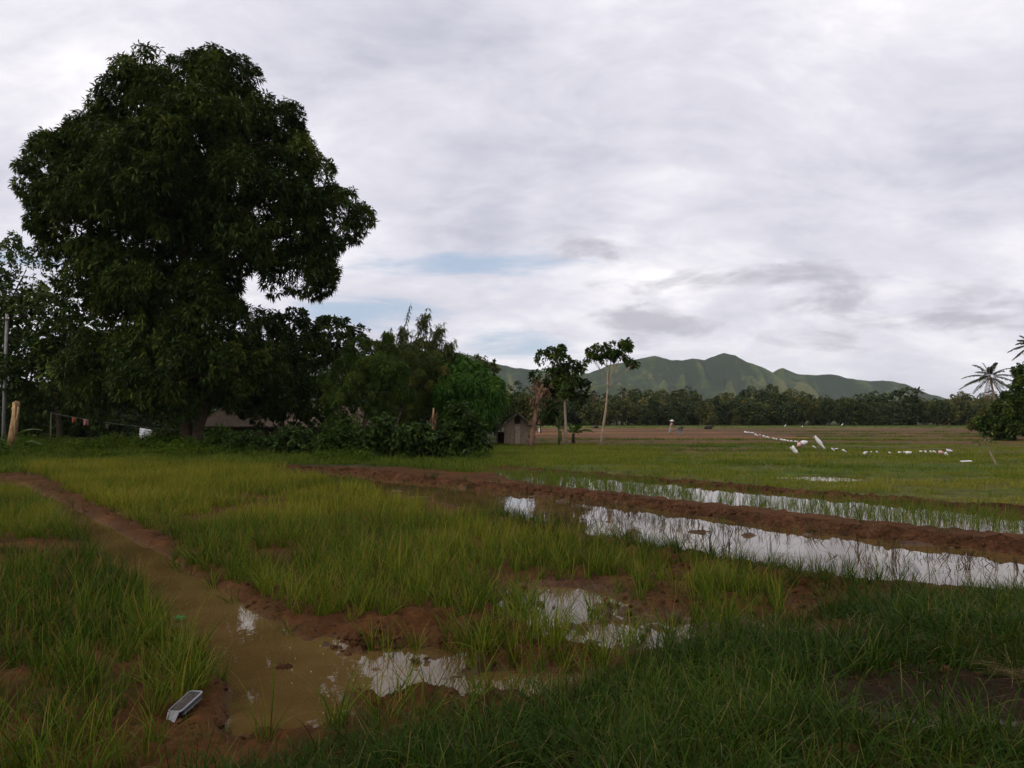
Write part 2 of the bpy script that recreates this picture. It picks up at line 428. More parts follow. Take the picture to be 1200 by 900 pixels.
def regions(x, y):
    r = {}
    wob = 0.35 * (fbm(x * 1.7, y * 1.7, 3, 31) - 0.5)
    d, w, _ = pdist(x, y, CHAN, CHW)
    r['chan'] = sstep(w + wob * 0.55 - d, -0.22, 0.16)
    pud = np.minimum.reduce([ell(x, y, 345, 790, 60, 54), ell(x, y, 455, 782, 110, 30), ell(x, y, 352, 832, 66, 26), ell(x, y, 270, 738, 55, 22), ell(x, y, 580, 797, 85, 17)])
    r['pud'] = sstep(1.25 + wob * 2.4 - pud, 0.0, 0.8)
    pud2 = np.minimum.reduce([ell(x, y, 660, 705, 95, 34), ell(x, y, 740, 738, 130, 26), ell(x, y, 835, 733, 95, 24), ell(x, y, 630, 800, 70, 28)])
    r['pud2'] = sstep(1.2 + wob * 2.0 - pud2, 0.0, 0.9)
    d, _, s = pdist(x, y, BANK)
    r['bank'] = np.where(s * 1 > 0, d, -d)
    p1 = inpoly(x, y, PAD1); p2 = inpoly(x, y, PAD2)
    r['p1'] = p1.astype(float); r['p2'] = p2.astype(float)
    r['b1'] = pdist(x, y, BUND1)[0]; r['b2'] = pdist(x, y, BUND2)[0]; r['b0'] = pdist(x, y, BUND0)[0]
    return r
_s = pdist(np.array([0.5]), np.array([1.5]), BANK)[2][0]
BANK_SIGN = _s
def gheight(x, y, full=False):
    x = np.asarray(x, float); y = np.asarray(y, float)
    r = regions(x, y)
    if BANK_SIGN < 0: r['bank'] = -r['bank']
    near = sstep(90 - np.hypot(x, y), 0, 40)
    rough = (fbm(x * 3.1, y * 3.1, 4, 3) - 0.5) * 0.10 + (np.abs(fbm(x * 8, y * 8, 3, 9) - 0.5) - .12) * -0.11 + (fbm(x * 21, y * 21, 2, 12) - .5) * .03
    big = (fbm(x * 0.35, y * 0.35, 3, 17) - 0.5) * 0.05
    mudz = np.clip(r['pud2'] + sstep(ell(x, y, 520, 770, 200, 60), 1.2, .6) + sstep(r['b0'], .9, .3), 0, 1)
    z = 0.045 + rough * near * (1 + 1.5 * mudz) + big
    # muddy lips along the ditch
    z = z + 0.05 * sstep(ell(x, y, 440, 752, 70, 22), 1.6, 0.2) + 0.03 * sstep(ell(x, y, 620, 812, 70, 22), 1.5, 0.3)
    z = z - 0.23 * r['chan'] - 0.17 * np.maximum(r['pud'] - r['chan'], 0) - 0.115 * r['pud2']
    z = z - r['p1'] * (0.16 - 0.115 * sstep(fbm(x * .9 + 4, y * 1.6, 4, 83), .68, .76)) - r['p2'] * 0.13
    z = z - 0.16 * sstep(ell(x, y, 965, 560, 60, 4.5), 1.3, 0.5) - 0.12 * sstep(ell(x, y, 640, 551.5, 30, 2.2), 1.4, 0.5)
    z = z + 0.07 * sstep(r['b0'], 0.5, 0.05)
    z = z + 0.34 * sstep(r['bank'], -0.25, 2.4) + sstep(r['bank'], 0, 0.6) * (fbm(x * 2, y * 2, 3, 41) - 0.4) * 0.12
    # slightly higher ground under the trees on the left and the far margin
    z = z + 0.35 * sstep(y, 36, 48) * sstep(-x, -2, 10) * near
    rad = np.hypot(x, y)
    z = np.where(rad > 600, z - 0.0, z)
    if full: return z, r
    return z
def gz(x, y): return float(gheight(np.array([x]), np.array([y]))[0])

def build_ground():
    ang = np.concatenate([np.linspace(-180, -52, 33)[:-1], np.linspace(-52, 52, 470), np.linspace(52, 180, 33)[1:-1]]) * math.pi / 180
    rad = [0.6]
    while rad[-1] < 12000:
        rr = rad[-1]
        rad.append(rr * (1.0095 if rr < 40 else 1.016 if rr < 300 else 1.06))
    rad = np.array(rad); na, nr = len(ang), len(rad)
    A, Rr = np.meshgrid(ang, rad)
    x = (np.sin(A) * Rr).ravel(); y = (np.cos(A) * Rr).ravel()
    z, r = gheight(x, y, True)
    V = np.stack([x, y, z], 1)
    V = np.vstack([V, [[0, 0, gz(0.0, 0.0)]]])
    i, j = np.meshgrid(np.arange(nr - 1), np.arange(na), indexing='ij'); j2 = (j + 1) % na
    Q = np.stack([i * na + j, i * na + j2, (i + 1) * na + j2, (i + 1) * na + j], -1).reshape(-1, 4)[:, ::-1]
    me = raw_mesh('ground', V, Q, True)
    # the colour of what the soil is or carries
    mud = np.array((0.084, 0.036, 0.012)); darkmud = np.array((0.030, 0.017, 0.008)); silt = np.array((0.085, 0.046, 0.015))
    grass = np.array((0.062, 0.090, 0.014)); dry = np.array((0.110, 0.098, 0.026)); plough = np.array((0.270, 0.118, 0.050))
    def mixc(c, k, m): return c * (1 - m[:, None]) + np.asarray(k) * m[:, None]
    n = fbm(x * 0.6, y * 0.6, 4, 5)
    c = np.tile(mud, (len(x), 1))
    c = mixc(c, silt, np.clip(r['chan'] + r['pud'], 0, 1))
    c = mixc(c, darkmud, sstep(r['bank'], 0.2, 0.9) * sstep(n, 0.35, 0.6))
    c = mixc(c, darkmud * 0.9, sstep(ell(x, y, 1080, 815, 200, 66, 0.3), 1.4, 0.4))
    c = mixc(c, (.16, .125, .10), sstep(ell(x, y, 1140, 862, 110, 10, .3), 1.2, .3) * sstep(fbm(x * 5, y * 5, 3, 6), .42, .6))
    # beyond the second bund: grass fields in strips, then ploughed ground
    past2 = (pdist(x, y, BUND2)[2] * -1 > 0) & (y > 20)
    s2 = pdist(np.array([20.0]), np.array([60.0]), BUND2)[2][0]
    past2 = ((pdist(x, y, BUND2)[2] * s2) > 0) & (y > 18)
    yy = y + (x - 10) * 0.06 + (fbm(x * 0.08, y * 0.25, 3, 77) - 0.5) * 9
    ng = fbm(x * 0.12, y * 0.5, 4, 21)
    g = mixc(np.tile(grass, (len(x), 1)), dry, sstep(ng, 0.45, 0.62) * 0.7)
    strip = fbm(x * 0.02, yy * 0.16, 2, 61)
    pl = sstep(yy, 70, 78) * sstep(yy, 165, 150)
    g = mixc(g, plough, pl * np.where(x < 26 + yy * 0.05, 1.0, sstep(strip, 0.42, 0.55)))
    g = g * (1 - .42 * (pl * sstep(fbm(x * .015, yy * .33, 3, 47), .46, .56)))[:, None]
    g = mixc(g, (0.115, 0.064, 0.028), sstep(fbm(x * .04, y * .22, 3, 37) + sstep(x / np.maximum(y, 1), .24, .34) * .05, .40, .52) * sstep(yy, 40, 47) * sstep(yy, 165, 150) * .9)
    g = mixc(g, (0.055, 0.045, 0.026), sstep(strip, 0.52, 0.60) * sstep(yy, 48, 60) * sstep(yy, 170, 140) * 0.6)
    g = mixc(g, (0.105, 0.115, 0.030), sstep(yy, 150, 165))
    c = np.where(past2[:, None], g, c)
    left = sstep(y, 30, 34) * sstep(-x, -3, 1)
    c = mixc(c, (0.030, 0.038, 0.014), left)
    far = sstep(np.hypot(x, y), 190, 230)
    c = mixc(c, (0.050, 0.062, 0.020), far)
    wet = np.clip(r['chan'] + r['pud'] + r['pud2'] + r['p1'] + r['p2'], 0, 1) * 0.75 + 0.1
    c = np.vstack([c, c[:1]]); wet = np.append(wet, 0.1)
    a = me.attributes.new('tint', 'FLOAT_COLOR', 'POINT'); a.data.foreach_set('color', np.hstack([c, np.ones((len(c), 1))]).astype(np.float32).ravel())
    fattr(me, 'wet', wet, 'POINT')
    o = link('ground', me, M_GROUND); tag(o, 'reddish brown muddy ground of the paddy fields', 'ground', kind='structure')
build_ground()

# one flooded level lies under all the ditches, puddles and paddies
wb = G2([(-700, 560), (-700, 1250), (300, 1250), (1500, 900), (2300, 640), (1700, 545), (300, 545)])
mb = MB(); mb.add([(p[0], p[1], LEVEL) for p in wb], [tuple(range(len(wb)))[::-1]])
wo_ = mb.build('water', M_WATER)
tag(wo_, 'brown still water in the ditch, puddles and flooded paddies', 'water', kind='structure')
if wo_.data.polygons[0].normal.z < 0: wo_.data.flip_normals()

# ------------------------------------------------------------------ earth bunds
def resample(line, step):
    line = np.asarray(line); seg = np.hypot(*np.diff(line, axis=0).T); s = np.concatenate([[0], np.cumsum(seg)])
    t = np.arange(0, s[-1], step)
    # corner smoothing
    q = np.stack([np.interp(t, s, line[:, 0]), np.interp(t, s, line[:, 1])], 1)
    k = max(3, int(2.5 / step) | 1); ker = np.ones(k) / k
    pad = np.vstack([np.repeat(q[:1], k // 2, 0), q, np.repeat(q[-1:], k // 2, 0)])
    return np.stack([np.convolve(pad[:, 0], ker, 'valid'), np.convolve(pad[:, 1], ker, 'valid')], 1), t
def bund(line, wid, hgt, step, seed, label):
    q, t = resample(line, step); n = len(q); m = 27
    tang = np.gradient(q, axis=0); tang /= np.linalg.norm(tang, axis=1)[:, None]
    nor = np.stack([tang[:, 1], -tang[:, 0]], 1)
    s = np.linspace(-1, 1, m)
    T, S = np.meshgrid(t, s, indexing='ij')
    wv = wid * (0.75 + 0.5 * fbm(T * 0.45, T * 0, 3, seed))
    off = (fbm(T * 0.5, T * 0 + 5, 3, seed + 3) - 0.5) * wid * 0.5
    x = q[:, 0][:, None] + nor[:, 0][:, None] * (S * wv + off); y = q[:, 1][:, None] + nor[:, 1][:, None] * (S * wv + off)
    prof = np.clip(1 - np.abs(S) ** 1.8, 0, 1) ** 0.8
    lump = fbm(x * 2.2, y * 2.2, 3, seed + 7); l2 = np.abs(fbm(x * 6.5, y * 6.5, 3, seed + 9) - 0.5) * 2
    z = -0.10 + prof * (hgt + 0.10) * (0.55 + 0.9 * lump) + (0.13 * (0.35 - l2) + 0.07 * (vn(x * 13, y * 13, seed) - 0.5) + 0.03 * (vn(x * 31, y * 31, seed) - .5)) * np.sqrt(prof)
    V = np.stack([x, y, z], -1).reshape(-1, 3)
    i, j = np.meshgrid(np.arange(n - 1), np.arange(m - 1), indexing='ij')
    Q = np.stack([i * m + j, i * m + j + 1, (i + 1) * m + j + 1, (i + 1) * m + j], -1).reshape(-1, 4)
    me = raw_mesh('earth_bund', V, Q, True)
    o = link('earth_bund', me, M_BUND)
    if me.polygons[0].normal.z < 0: me.flip_normals()
    tag(o, label, 'earth bund', kind='structure')
bund(BUND1, 0.46, 0.105, 0.055, 101, 'thick red earth bund between the two flooded paddies')
bund(BUND2, 0.36, 0.06, 0.08, 202, 'low earth bund at the edge of the green field')

# ------------------------------------------------------------------ hills
def build_hills():
    prof = np.array([(-700, 486), (-200, 470), (0, 455), (150, 440), (300, 425), (430, 414), (500, 409), (550, 413), (580, 424), (605, 430), (630, 432), (660, 437), (690, 436), (712, 428), (740, 421), (768, 415), (785, 420), (800, 421), (812, 418), (826, 420), (848, 411), (862, 416), (876, 424), (890, 428), (907, 436), (918, 430), (935, 438), (950, 439), (975, 436), (1005, 445), (1035, 444), (1060, 449), (1085, 459), (1110, 467), (1150, 474), (1250, 472), (1400, 480), (1700, 486)], float)
    D = 2500.0
    xs = np.linspace(-2600, 2400, 720); ys = np.concatenate([np.linspace(1150, 1900, 60)[:-1], np.linspace(1900, 2500, 120), np.linspace(2510, 3600, 40)])
    pts = np.array([P(a, b, D) for a, b in prof])
    Xg, Yg = np.meshgrid(xs, ys, indexing='ij')
    crest = np.interp(Xg, pts[:, 0], pts[:, 2]) - 0.0
    crest = np.maximum(crest, 4)
    wig = (fbm(Xg / 420, Yg / 700, 3, 11) - 0.5) * 260
    yc = 2500.0
    # spurs: ridged noise elongated across the crest
    u_ = (Xg + wig) / 95
    sp = 1 - np.abs(fbm(u_, Yg / 520 + 3, 2, 7) - 0.5) * 4.0
    sp = np.clip(sp, 0, 1)
    sp2 = np.clip(1 - np.abs(fbm((Xg - wig * 0.7) / 60, Yg / 220, 2, 19) - 0.5) * 4.0, 0, 1)
    t = np.clip((Yg - 1960) / (yc - 1960), 0, 1)
    back = np.clip((Yg - yc) / 1000, 0, 1)
    base = 0.92 * t ** 1.15 + 0.08 * sstep(t, 0, .2)
    amp = 4 * base * (1 - base) + .03 * base
    sp = np.clip((sp - .25) / .75, 0, 1); sp2 = np.clip((sp2 - .25) / .75, 0, 1)
    sp3 = np.clip(1 - np.abs(fbm((Xg + wig * .5 + Yg * .2) / 30, Yg / 110, 2, 37) - 0.5) * 4.5, 0, 1)
    h = crest * (base - amp * (0.58 * (1 - sp) + 0.26 * (1 - sp2) + .09 * (1 - sp3))) * (1 - back ** 1.2)
    h = h + (0.5 - np.abs(fbm(Xg / 75, Yg / 75, 4, 23) - 0.5) * 2.2) * 13 * np.clip(base * 2, 0, 1) * (1 - .6 * np.exp(-((Yg - yc) / 60) ** 2)) + (fbm(Xg / 48, Yg / 200, 3, 29) - .5) * 9 * base
    # rolling foothills in front
    fh = np.clip(fbm(Xg / 230 + 2, Yg / 260, 3, 43) - 0.38, 0, 1) * 150 * np.exp(-((Yg - 1720) / 200) ** 2) * sstep(Xg, -900, -100) * sstep(Xg, 900, 400)
    fh = fh * (0.8 + 0.4 * fbm(Xg / 60, Yg / 60, 3, 53))
    foot = sstep(fh - h * 0.8, 0, 12)
    h = np.maximum(h, fh) - 3.0
    V = np.stack([Xg, Yg, h], -1).reshape(-1, 3)
    n, m = Xg.shape
    i, j = np.meshgrid(np.arange(n - 1), np.arange(m - 1), indexing='ij')
    Q = np.stack([i * m + j, (i + 1) * m + j, (i + 1) * m + j + 1, i * m + j + 1], -1).reshape(-1, 4)
    me = raw_mesh('hills', V, Q, True)
    fattr(me, 'spur', (0.42 * sp + 0.33 * sp2 + .25 * sp3).ravel(), 'POINT'); fattr(me, 'foot', foot.ravel(), 'POINT')
    tag(link('hills', me, M_HILL), 'range of green grassy hills with folded spurs on the horizon', 'hills', kind='structure')
build_hills()

# ------------------------------------------------------------------ foliage
def unit(a): return a / (np.linalg.norm(a, axis=-1, keepdims=True) + 1e-9)
def rdir(n): return unit(rng.normal(size=(n, 3)))
def whorls(cen, axis, tone, k, L, Wd, droop, spread=(35, 95), lw=0.5):
    """k pointed leaves around each centre"""
    n = len(cen)
    c = np.repeat(cen, k, 0); a = np.repeat(unit(axis), k, 0); tn = np.repeat(tone, k) + rng.normal(0, 0.15, n * k)
    perp = unit(np.cross(a, rdir(n * k)))
    ph = np.radians(rng.uniform(*spread, n * k))[:, None]
    d = a * np.cos(ph) + perp * np.sin(ph); d[:, 2] -= droop * rng.uniform(0.4, 1.2, n * k); d = unit(d)
    w = unit(np.cross(d, unit(np.array((0, 0, 1.0)) + 0.7 * rdir(n * k))))
    l = (L * rng.uniform(0.7, 1.25, n * k))[:, None]; ww = (Wd * rng.uniform(0.75, 1.25, n * k))[:, None]
    base = c + d * l * 0.06
    mid = c + d * l * lw; tip = c + d * l; tip[:, 2] -= (l[:, 0] * 0.18)
    V = np.stack([base, mid + w * ww / 2, tip, mid - w * ww / 2], 1).reshape(-1, 3)
    Q = np.arange(n * k * 4).reshape(-1, 4)
    return V, Q, np.clip(tn, 0, 1)
def crown_points(lobes, n, sub=(14, 0.24, 0.42), up=0.25, inner=0.22, keep=0.62):
    """cluster centres on the skin of small lobes that stud the big lobes"""
    area = np.array([np.prod(r) ** (2 / 3) for _, r in lobes]); share = area / area.sum()
    Pn, An, Tn = [], [], []
    for (c, r), s_ in zip(lobes, share):
        m = sub[0]; d = rdir(m); d[:, 2] += up * 0.6; d = unit(d)
        scen = c + d * r * rng.uniform(0.62, 0.98, (m, 1)); rs = r.mean() * rng.uniform(sub[1], sub[2], m); st = rng.normal(0, 0.19, m)
        k = max(2, int(n * s_ * (1 - inner)))
        pick = rng.integers(0, m, k); dd = unit(rdir(k) + 0.55 * d[pick] + np.array((0, 0, up)))
        p = scen[pick] + dd * (rs[pick] * rng.uniform(0.65, 1.08, k))[:, None]
        Pn.append(p); An.append(unit(dd + 0.4 * d[pick])); Tn.append(0.5 + st[pick] + rng.normal(0, 0.06, k))
        ki = int(n * s_ * inner); di = rdir(ki)
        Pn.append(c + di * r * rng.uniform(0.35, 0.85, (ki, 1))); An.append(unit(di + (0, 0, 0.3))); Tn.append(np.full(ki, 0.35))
    p = np.vstack(Pn); a = np.vstack(An); t = np.concatenate(Tn)
    deep = np.zeros(len(p), int)
    for c, r in lobes: deep += ((np.abs((p - c) / r) ** 2).sum(1) < keep ** 2)
    m = deep < 1 + (rng.random(len(p)) < 0.35)
    return p[m], a[m], t[m]
def lobes_px(lst, Y, base, depth=1.0):
    out = []
    for e in lst:
        px, py, rx, ry = e[:4]; dy = e[4] if len(e) > 4 else 0.0
        yy = Y + dy; s = yy / F
        out.append((P(px, py, yy) - base, np.array((rx * s, (rx + ry) / 2 * s * depth, ry * s))))
    return out
def curve(a, b, bend=0.08, n=6, lift=0.0):
    a = np.asarray(a, float); b = np.asarray(b, float); L = np.linalg.norm(b - a)
    o = rng.normal(0, 1, 3) * bend * L; pts = []
    for i in range(n + 1):
        t = i / n
        pts.append(a + (b - a) * t + o * math.sin(math.pi * t) + np.array((0, 0, lift * L * math.sin(math.pi * t))))
    return pts
LEAF = dict(
    lance=dict(k=8, L=0.36, Wd=0.085, droop=0.55),
    broad=dict(k=6, L=0.30, Wd=0.16, droop=0.35),
    small=dict(k=7, L=0.20, Wd=0.10, droop=0.25),
    fine=dict(k=12, L=0.26, Wd=0.045, droop=0.35, spread=(50, 110)),
    hang=dict(k=8, L=0.46, Wd=0.085, droop=1.1),
    far=dict(k=6, L=0.75, Wd=0.42, droop=0.3))
def make_tree(name, label, cat, base, lobes, n, leaf, mat, bark, stems, group=None, sub=(14, 0.24, 0.42), inner=0.22, limb_r=0.05, scale=1.0, crown_name='crown', limbs=True, keep=0.62, droopup=0.25, nl=None):
    """stems: list of (points relative to base, radii); thin limbs run from the last stem point to the lobes"""
    t = thing(name, label, cat, tuple(base), group=group)
    mb = MB()
    for pts, rad in stems: mb.tube(pts, rad, 9, 0.07)
    mb.build('trunk', bark, t, True)
    if limbs:
        for c, r in (lobes if nl is None else lobes[:nl]):
            st = min(stems, key=lambda s_: np.linalg.norm(np.asarray(s_[0][-1]) - c))
            a = np.asarray(st[0][-1] if rng.random() < 0.6 else st[0][max(0, len(st[0]) - 2)])
            mb = MB(); cv = curve(a, c + r * rdir(1)[0] * 0.3, 0.07, 5, 0.03); rr = np.linspace(limb_r, limb_r * 0.35, 6)
            mb.tube(cv, rr, 6, 0.05)
            for q in range(3):
                tw = c + r * rdir(1)[0] * 0.85
                mb.tube(curve(cv[3 + q % 2], tw, 0.08, 4, 0.04), np.linspace(limb_r * 0.4, limb_r * 0.08, 5), 5)
            mb.build('limb', bark, t, True)
    sp = dict(LEAF[leaf]); sp['L'] *= scale; sp['Wd'] *= scale
    p, a, tn = crown_points(lobes, n, sub, droopup, inner, keep)
    V, Q, tv = whorls(p, a, tn, **sp)
    me = raw_mesh(crown_name, V, Q); fattr(me, 'tone', tv)
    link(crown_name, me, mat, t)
    return t
def gbase(px, py):
    p = G(px, py, 0.0); p[2] = gz(p[0], p[1]); return p

# --- the big mango tree
mg = gbase(226, 528); MY = mg[1]
ml = [(240, 256, 42, 40, 2.5), (205, 250, 40, 40, -2), (128, 158, 42, 38, 0), (66, 196, 38, 36, .5), (215, 122, 62, 55, 0), (262, 112, 46, 48, 1), (168, 138, 54, 56, -1), (120, 205, 62, 52, 1.5), (82, 208, 44, 50, 0), (80, 258, 44, 42, -1), (116, 270, 56, 50, 1), (118, 322, 50, 40, -1.5),
      (170, 210, 66, 62, -3.5), (240, 190, 72, 66, 3.5), (225, 170, 60, 58, -4), (300, 160, 52, 50, 0), (338, 205, 46, 52, 0.5), (330, 262, 54, 50, -1), (393, 262, 38, 36, 0), (348, 318, 44, 36, 0.5), (290, 235, 56, 56, -2.5),
      (165, 300, 66, 58, 3), (185, 355, 72, 56, -1), (135, 390, 58, 52, 0), (238, 385, 62, 52, 0), (180, 425, 66, 50, 1.5), (120, 440, 48, 42, -1), (272, 286, 36, 30, -1), (236, 335, 40, 36, 0), (262, 432, 50, 44, -0.5), (205, 440, 60, 42, -2.5), (300, 440, 36, 40, 1)]
mlob = lobes_px(ml, MY, mg)
s = MY / F
def mpx(px, py, dy=0.0): return P(px, py, MY + dy) - mg
stems = [([np.array((0.1, 0, -0.3)), mpx(232, 515), mpx(233, 500), mpx(240, 478), mpx(252, 462), mpx(275, 430, -0.5)], [0.52, 0.38, 0.33, 0.30, 0.26, 0.18]),
         ([np.array((-0.35, 0.3, -0.3)), mpx(219, 515, .3), mpx(218, 495, .3), mpx(214, 460, .3), mpx(212, 400, .3), mpx(216, 330), mpx(222, 260), mpx(226, 190)], [0.50, 0.36, 0.34, 0.36, 0.34, 0.29, 0.22, 0.14]),
         ([mpx(214, 470, .3), mpx(190, 420), mpx(150, 350), mpx(110, 290)], [0.30, 0.26, 0.20, 0.12]),
         ([mpx(213, 400, .3), mpx(250, 330), mpx(300, 285), mpx(345, 270)], [0.28, 0.24, 0.19, 0.12])]
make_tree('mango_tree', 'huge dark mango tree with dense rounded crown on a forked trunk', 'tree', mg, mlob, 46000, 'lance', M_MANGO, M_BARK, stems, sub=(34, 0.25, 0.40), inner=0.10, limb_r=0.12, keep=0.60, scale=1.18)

def px_tree(name, label, basepx, lobes, n, leaf, mat, bark=M_BARK, trunk=None, r=0.14, group=None, depth=1.0, **kw):
    b = gbase(*basepx); Yd = b[1]
    L = lobes_px(lobes, Yd, b, depth)
    if trunk is None: trunk = [basepx, (np.mean([q[0] for q in lobes]), np.mean([q[1] for q in lobes]) + 10)]
    pts = [np.array((0, 0, -0.2))] + [P(a, c, Yd) - b for a, c in trunk[1:]]
    if len(pts) == 2: pts = curve(pts[0], pts[1], 0.03, 5)
    rad = list(np.linspace(r, r * 0.45, len(pts)))
    return make_tree(name, label, 'tree', b, L, n, leaf, mat, bark, [(pts, rad)], group=group, limb_r=r * 0.4, **kw)

# --- trees left of and behind the mango
px_tree('leafy_tree', 'light leafy tree with sky gaps behind the concrete pole', (-10, 518), [(0, 300, 36, 28), (32, 318, 30, 26, 1), (-30, 330, 40, 36), (52, 345, 26, 22), (10, 345, 40, 30)], 1500, 'small', M_MIDL, r=0.22, trunk=[(-10, 518), (-5, 430), (4, 350)], sub=(11, 0.2, 0.32), scale=1.5)
px_tree('leafy_tree', 'dark round tree on the left side of the mango', (70, 522), [(60, 375, 42, 36), (25, 395, 46, 42, 1), (92, 400, 40, 42), (55, 440, 56, 40), (0, 440, 50, 48, 1.5), (105, 450, 44, 40)], 4200, 'broad', M_DARK, r=0.22, sub=(14, 0.26, 0.44), scale=1.25)
px_tree('leafy_tree', 'dark low tree behind the standing broken stem', (15, 519), [(5, 470, 50, 34), (50, 480, 40, 30), (-40, 460, 50, 50)], 2200, 'broad', M_DARK, r=0.14, scale=1.25)
px_tree('leafy_tree', 'dark tree standing right behind the mango trunk', (165, 517), [(150, 455, 55, 34), (205, 462, 50, 28, 2), (100, 470, 45, 28), (275, 455, 50, 28, 2)], 2600, 'broad', M_DARK, r=0.16, scale=1.3)
# --- the clump right of the mango
px_tree('leafy_tree', 'dark round topped tree touching the mango crown on its right', (330, 525), [(335, 395, 32, 30), (310, 415, 32, 36, 1), (350, 425, 34, 36), (325, 455, 44, 36), (300, 468, 34, 28), (345, 374, 18, 14), (338, 490, 26, 18, 1.5)], 3000, 'broad', M_DARK, r=0.17, sub=(14, 0.18, 0.44))
px_tree('leafy_tree', 'dark rounded tree with knobbly top in the middle of the clump', (385, 524), [(390, 396, 26, 24), (368, 410, 24, 26, 1), (410, 408, 24, 24), (385, 435, 40, 36), (360, 460, 36, 34, -1), (412, 455, 32, 34), (384, 384, 16, 14), (418, 392, 13, 12), (378, 492, 28, 20, 1.5)], 3200, 'broad', M_DARK, r=0.16, sub=(14, 0.18, 0.44))
px_tree('feathery_tree', 'feathery green tree with fine leaflets in the clump', (430, 529), [(430, 418, 30, 24), (455, 432, 28, 24, -1), (408, 440, 28, 28), (440, 462, 40, 34, -1), (400, 480, 32, 28, -1), (452, 408, 20, 16, 1)], 3600, 'fine', M_MIDL, r=0.10, sub=(11, 0.14, 0.46), trunk=[(430, 529), (425, 500), (434, 455), (432, 430)])
px_tree('feathery_tree', 'yellow green feathery tree leaning over its thin pale trunk', (462, 524), [(478, 430, 34, 26), (500, 450, 32, 26, -1), (462, 455, 28, 24), (505, 475, 32, 22), (470, 480, 26, 20, -0.5)], 3000, 'fine', M_YEL, M_PALE, r=0.09, sub=(11, 0.14, 0.46), trunk=[(462, 524), (464, 500), (472, 478), (472, 450)])
px_tree('hanging_leaf_tree', 'bright green tree with hanging leaves next to the bamboo hut', (556, 525), [(562, 452, 22, 24), (545, 440, 22, 20, 1), (578, 462, 14, 20), (552, 478, 24, 24), (568, 488, 10, 14, 0.5), (535, 470, 24, 28)], 2600, 'hang', M_BRIGHT, r=0.12, sub=(11, 0.18, 0.5))
px_tree('hanging_leaf_tree', 'dark green tree crowded behind the bright hanging leaves', (535, 522), [(530, 440, 30, 24), (510, 470, 34, 30), (545, 495, 34, 28)], 2600, 'broad', M_DARK, r=0.12)

def feather_tree():
    b = gbase(490, 522); Yd = b[1]
    t = thing('bamboo_clump', 'sparse tall greyish clump with drooping feathery tips above the other trees', 'tree', tuple(b))
    ends = [(482, 354, 440, 2), (500, 362, 470, 0), (517, 378, 480, 1), (456, 385, 450, 0), (474, 380, 460, -1), (529, 398, 490, 0), (540, 412, 490, 0), (446, 398, 455, 1), (508, 395, 480, 1), (490, 395, 470, -1), (548, 420, 500, 0.5)]
    cen, ax, tn = [], [], []
    for i, (ex, ey, sx, dy) in enumerate(ends):
        a = np.array((rng.uniform(-.5, .5), rng.uniform(-.5, .5), -0.2)); e = P(ex, ey, Yd + dy) - b
        m = P((sx + ex) / 2, 440, Yd + dy * 0.6) - b
        pts = [a + (m - a) * q for q in np.linspace(0, 1, 5)] + [m + (e - m) * q + np.array((0, 0, 0.25 * math.sin(math.pi * q))) for q in np.linspace(0, 1, 6)[1:]]
        mb = MB(); mb.tube(pts, np.linspace(0.05, 0.008, len(pts)), 6); mb.build('stem', M_STICK, t, True)
        for q in np.linspace(0.1, 1.0, 16 if i else 20):
            k = 4 + q * 5; p0 = np.asarray(pts[min(int(k), len(pts) - 2)]); p1 = np.asarray(pts[min(int(k) + 1, len(pts) - 1)]); c = p0 + (p1 - p0) * (k - int(k))
            if i == 0 and q > 0.35:
                cen.append(c); ax.append((0.1, 0, -1.0)); tn.append(rng.uniform(.0, .5)); continue
            for _ in range(14):
                o = rng.normal(0, 1, 3) * np.array((0.36, 0.36, 0.26)) * (1.25 - 0.75 * q); o[2] -= 0.1
                cen.append(c + o); ax.append((rng.normal(0, .5), rng.normal(0, .5), -0.6)); tn.append(rng.uniform(.1, .9))
    V, Q, tv = whorls(np.array(cen), np.array(ax, float), np.array(tn), 5, 0.40, 0.065, 0.9, (20, 80))
    me = raw_mesh('foliage', V, Q); fattr(me, 'tone', tv); link('foliage', me, M_SPARSE, t)
feather_tree()

# layered horizontal branch sprays to the right of the clump
b = gbase(548, 521)
L = [(556, 424, 22, 5), (572, 433, 20, 5), (540, 428, 18, 6), (560, 446, 22, 6)]
px_tree('layered_tree', 'thin tree with flat layered branches reaching out over the hill', (548, 521), L, 420, 'small', M_SPARSE, r=0.09, trunk=[(548, 521), (545, 470), (548, 440)], scale=1.2, sub=(9, 0.25, 0.45))

# --- bushes along the foot of the clump
bl = [((300, 534), [(290, 524, 24, 9), (318, 526, 18, 8)], M_DARK, 'small', 'round bush at the foot of the trees right of the mango trunk'),
      ((350, 535), [(345, 522, 22, 12), (372, 526, 18, 9)], M_DARK, 'broad', 'leafy bush under the dark rounded tree'),
      ((400, 537), [(395, 522, 20, 14), (420, 528, 16, 10), (404, 508, 12, 10)], M_MIDL, 'small', 'wide bush in front of the feathery green tree'),
      ((450, 538), [(440, 522, 20, 14), (468, 526, 18, 12), (450, 506, 12, 10)], M_DARK, 'broad', 'bush below the thin pale leaning trunk'),
      ((497, 539), [(488, 520, 16, 18), (524, 524, 16, 15)], M_DARK, 'broad', 'dark bush around the dead tan stalks'),
      ((540, 538), [(532, 514, 16, 20), (550, 520, 14, 14), (538, 496, 14, 16), (556, 506, 10, 12)], M_DARK, 'broad', 'tall tangled bush at the corner of the clump towards the hut'),
      ((250, 533), [(255, 520, 20, 10), (272, 522, 16, 10)], M_MIDL, 'small', 'low bush right beside the mango trunk'),
      ((195, 530), [(190, 520, 18, 10)], M_DARK, 'small', 'low dark bush left of the mango trunk')]
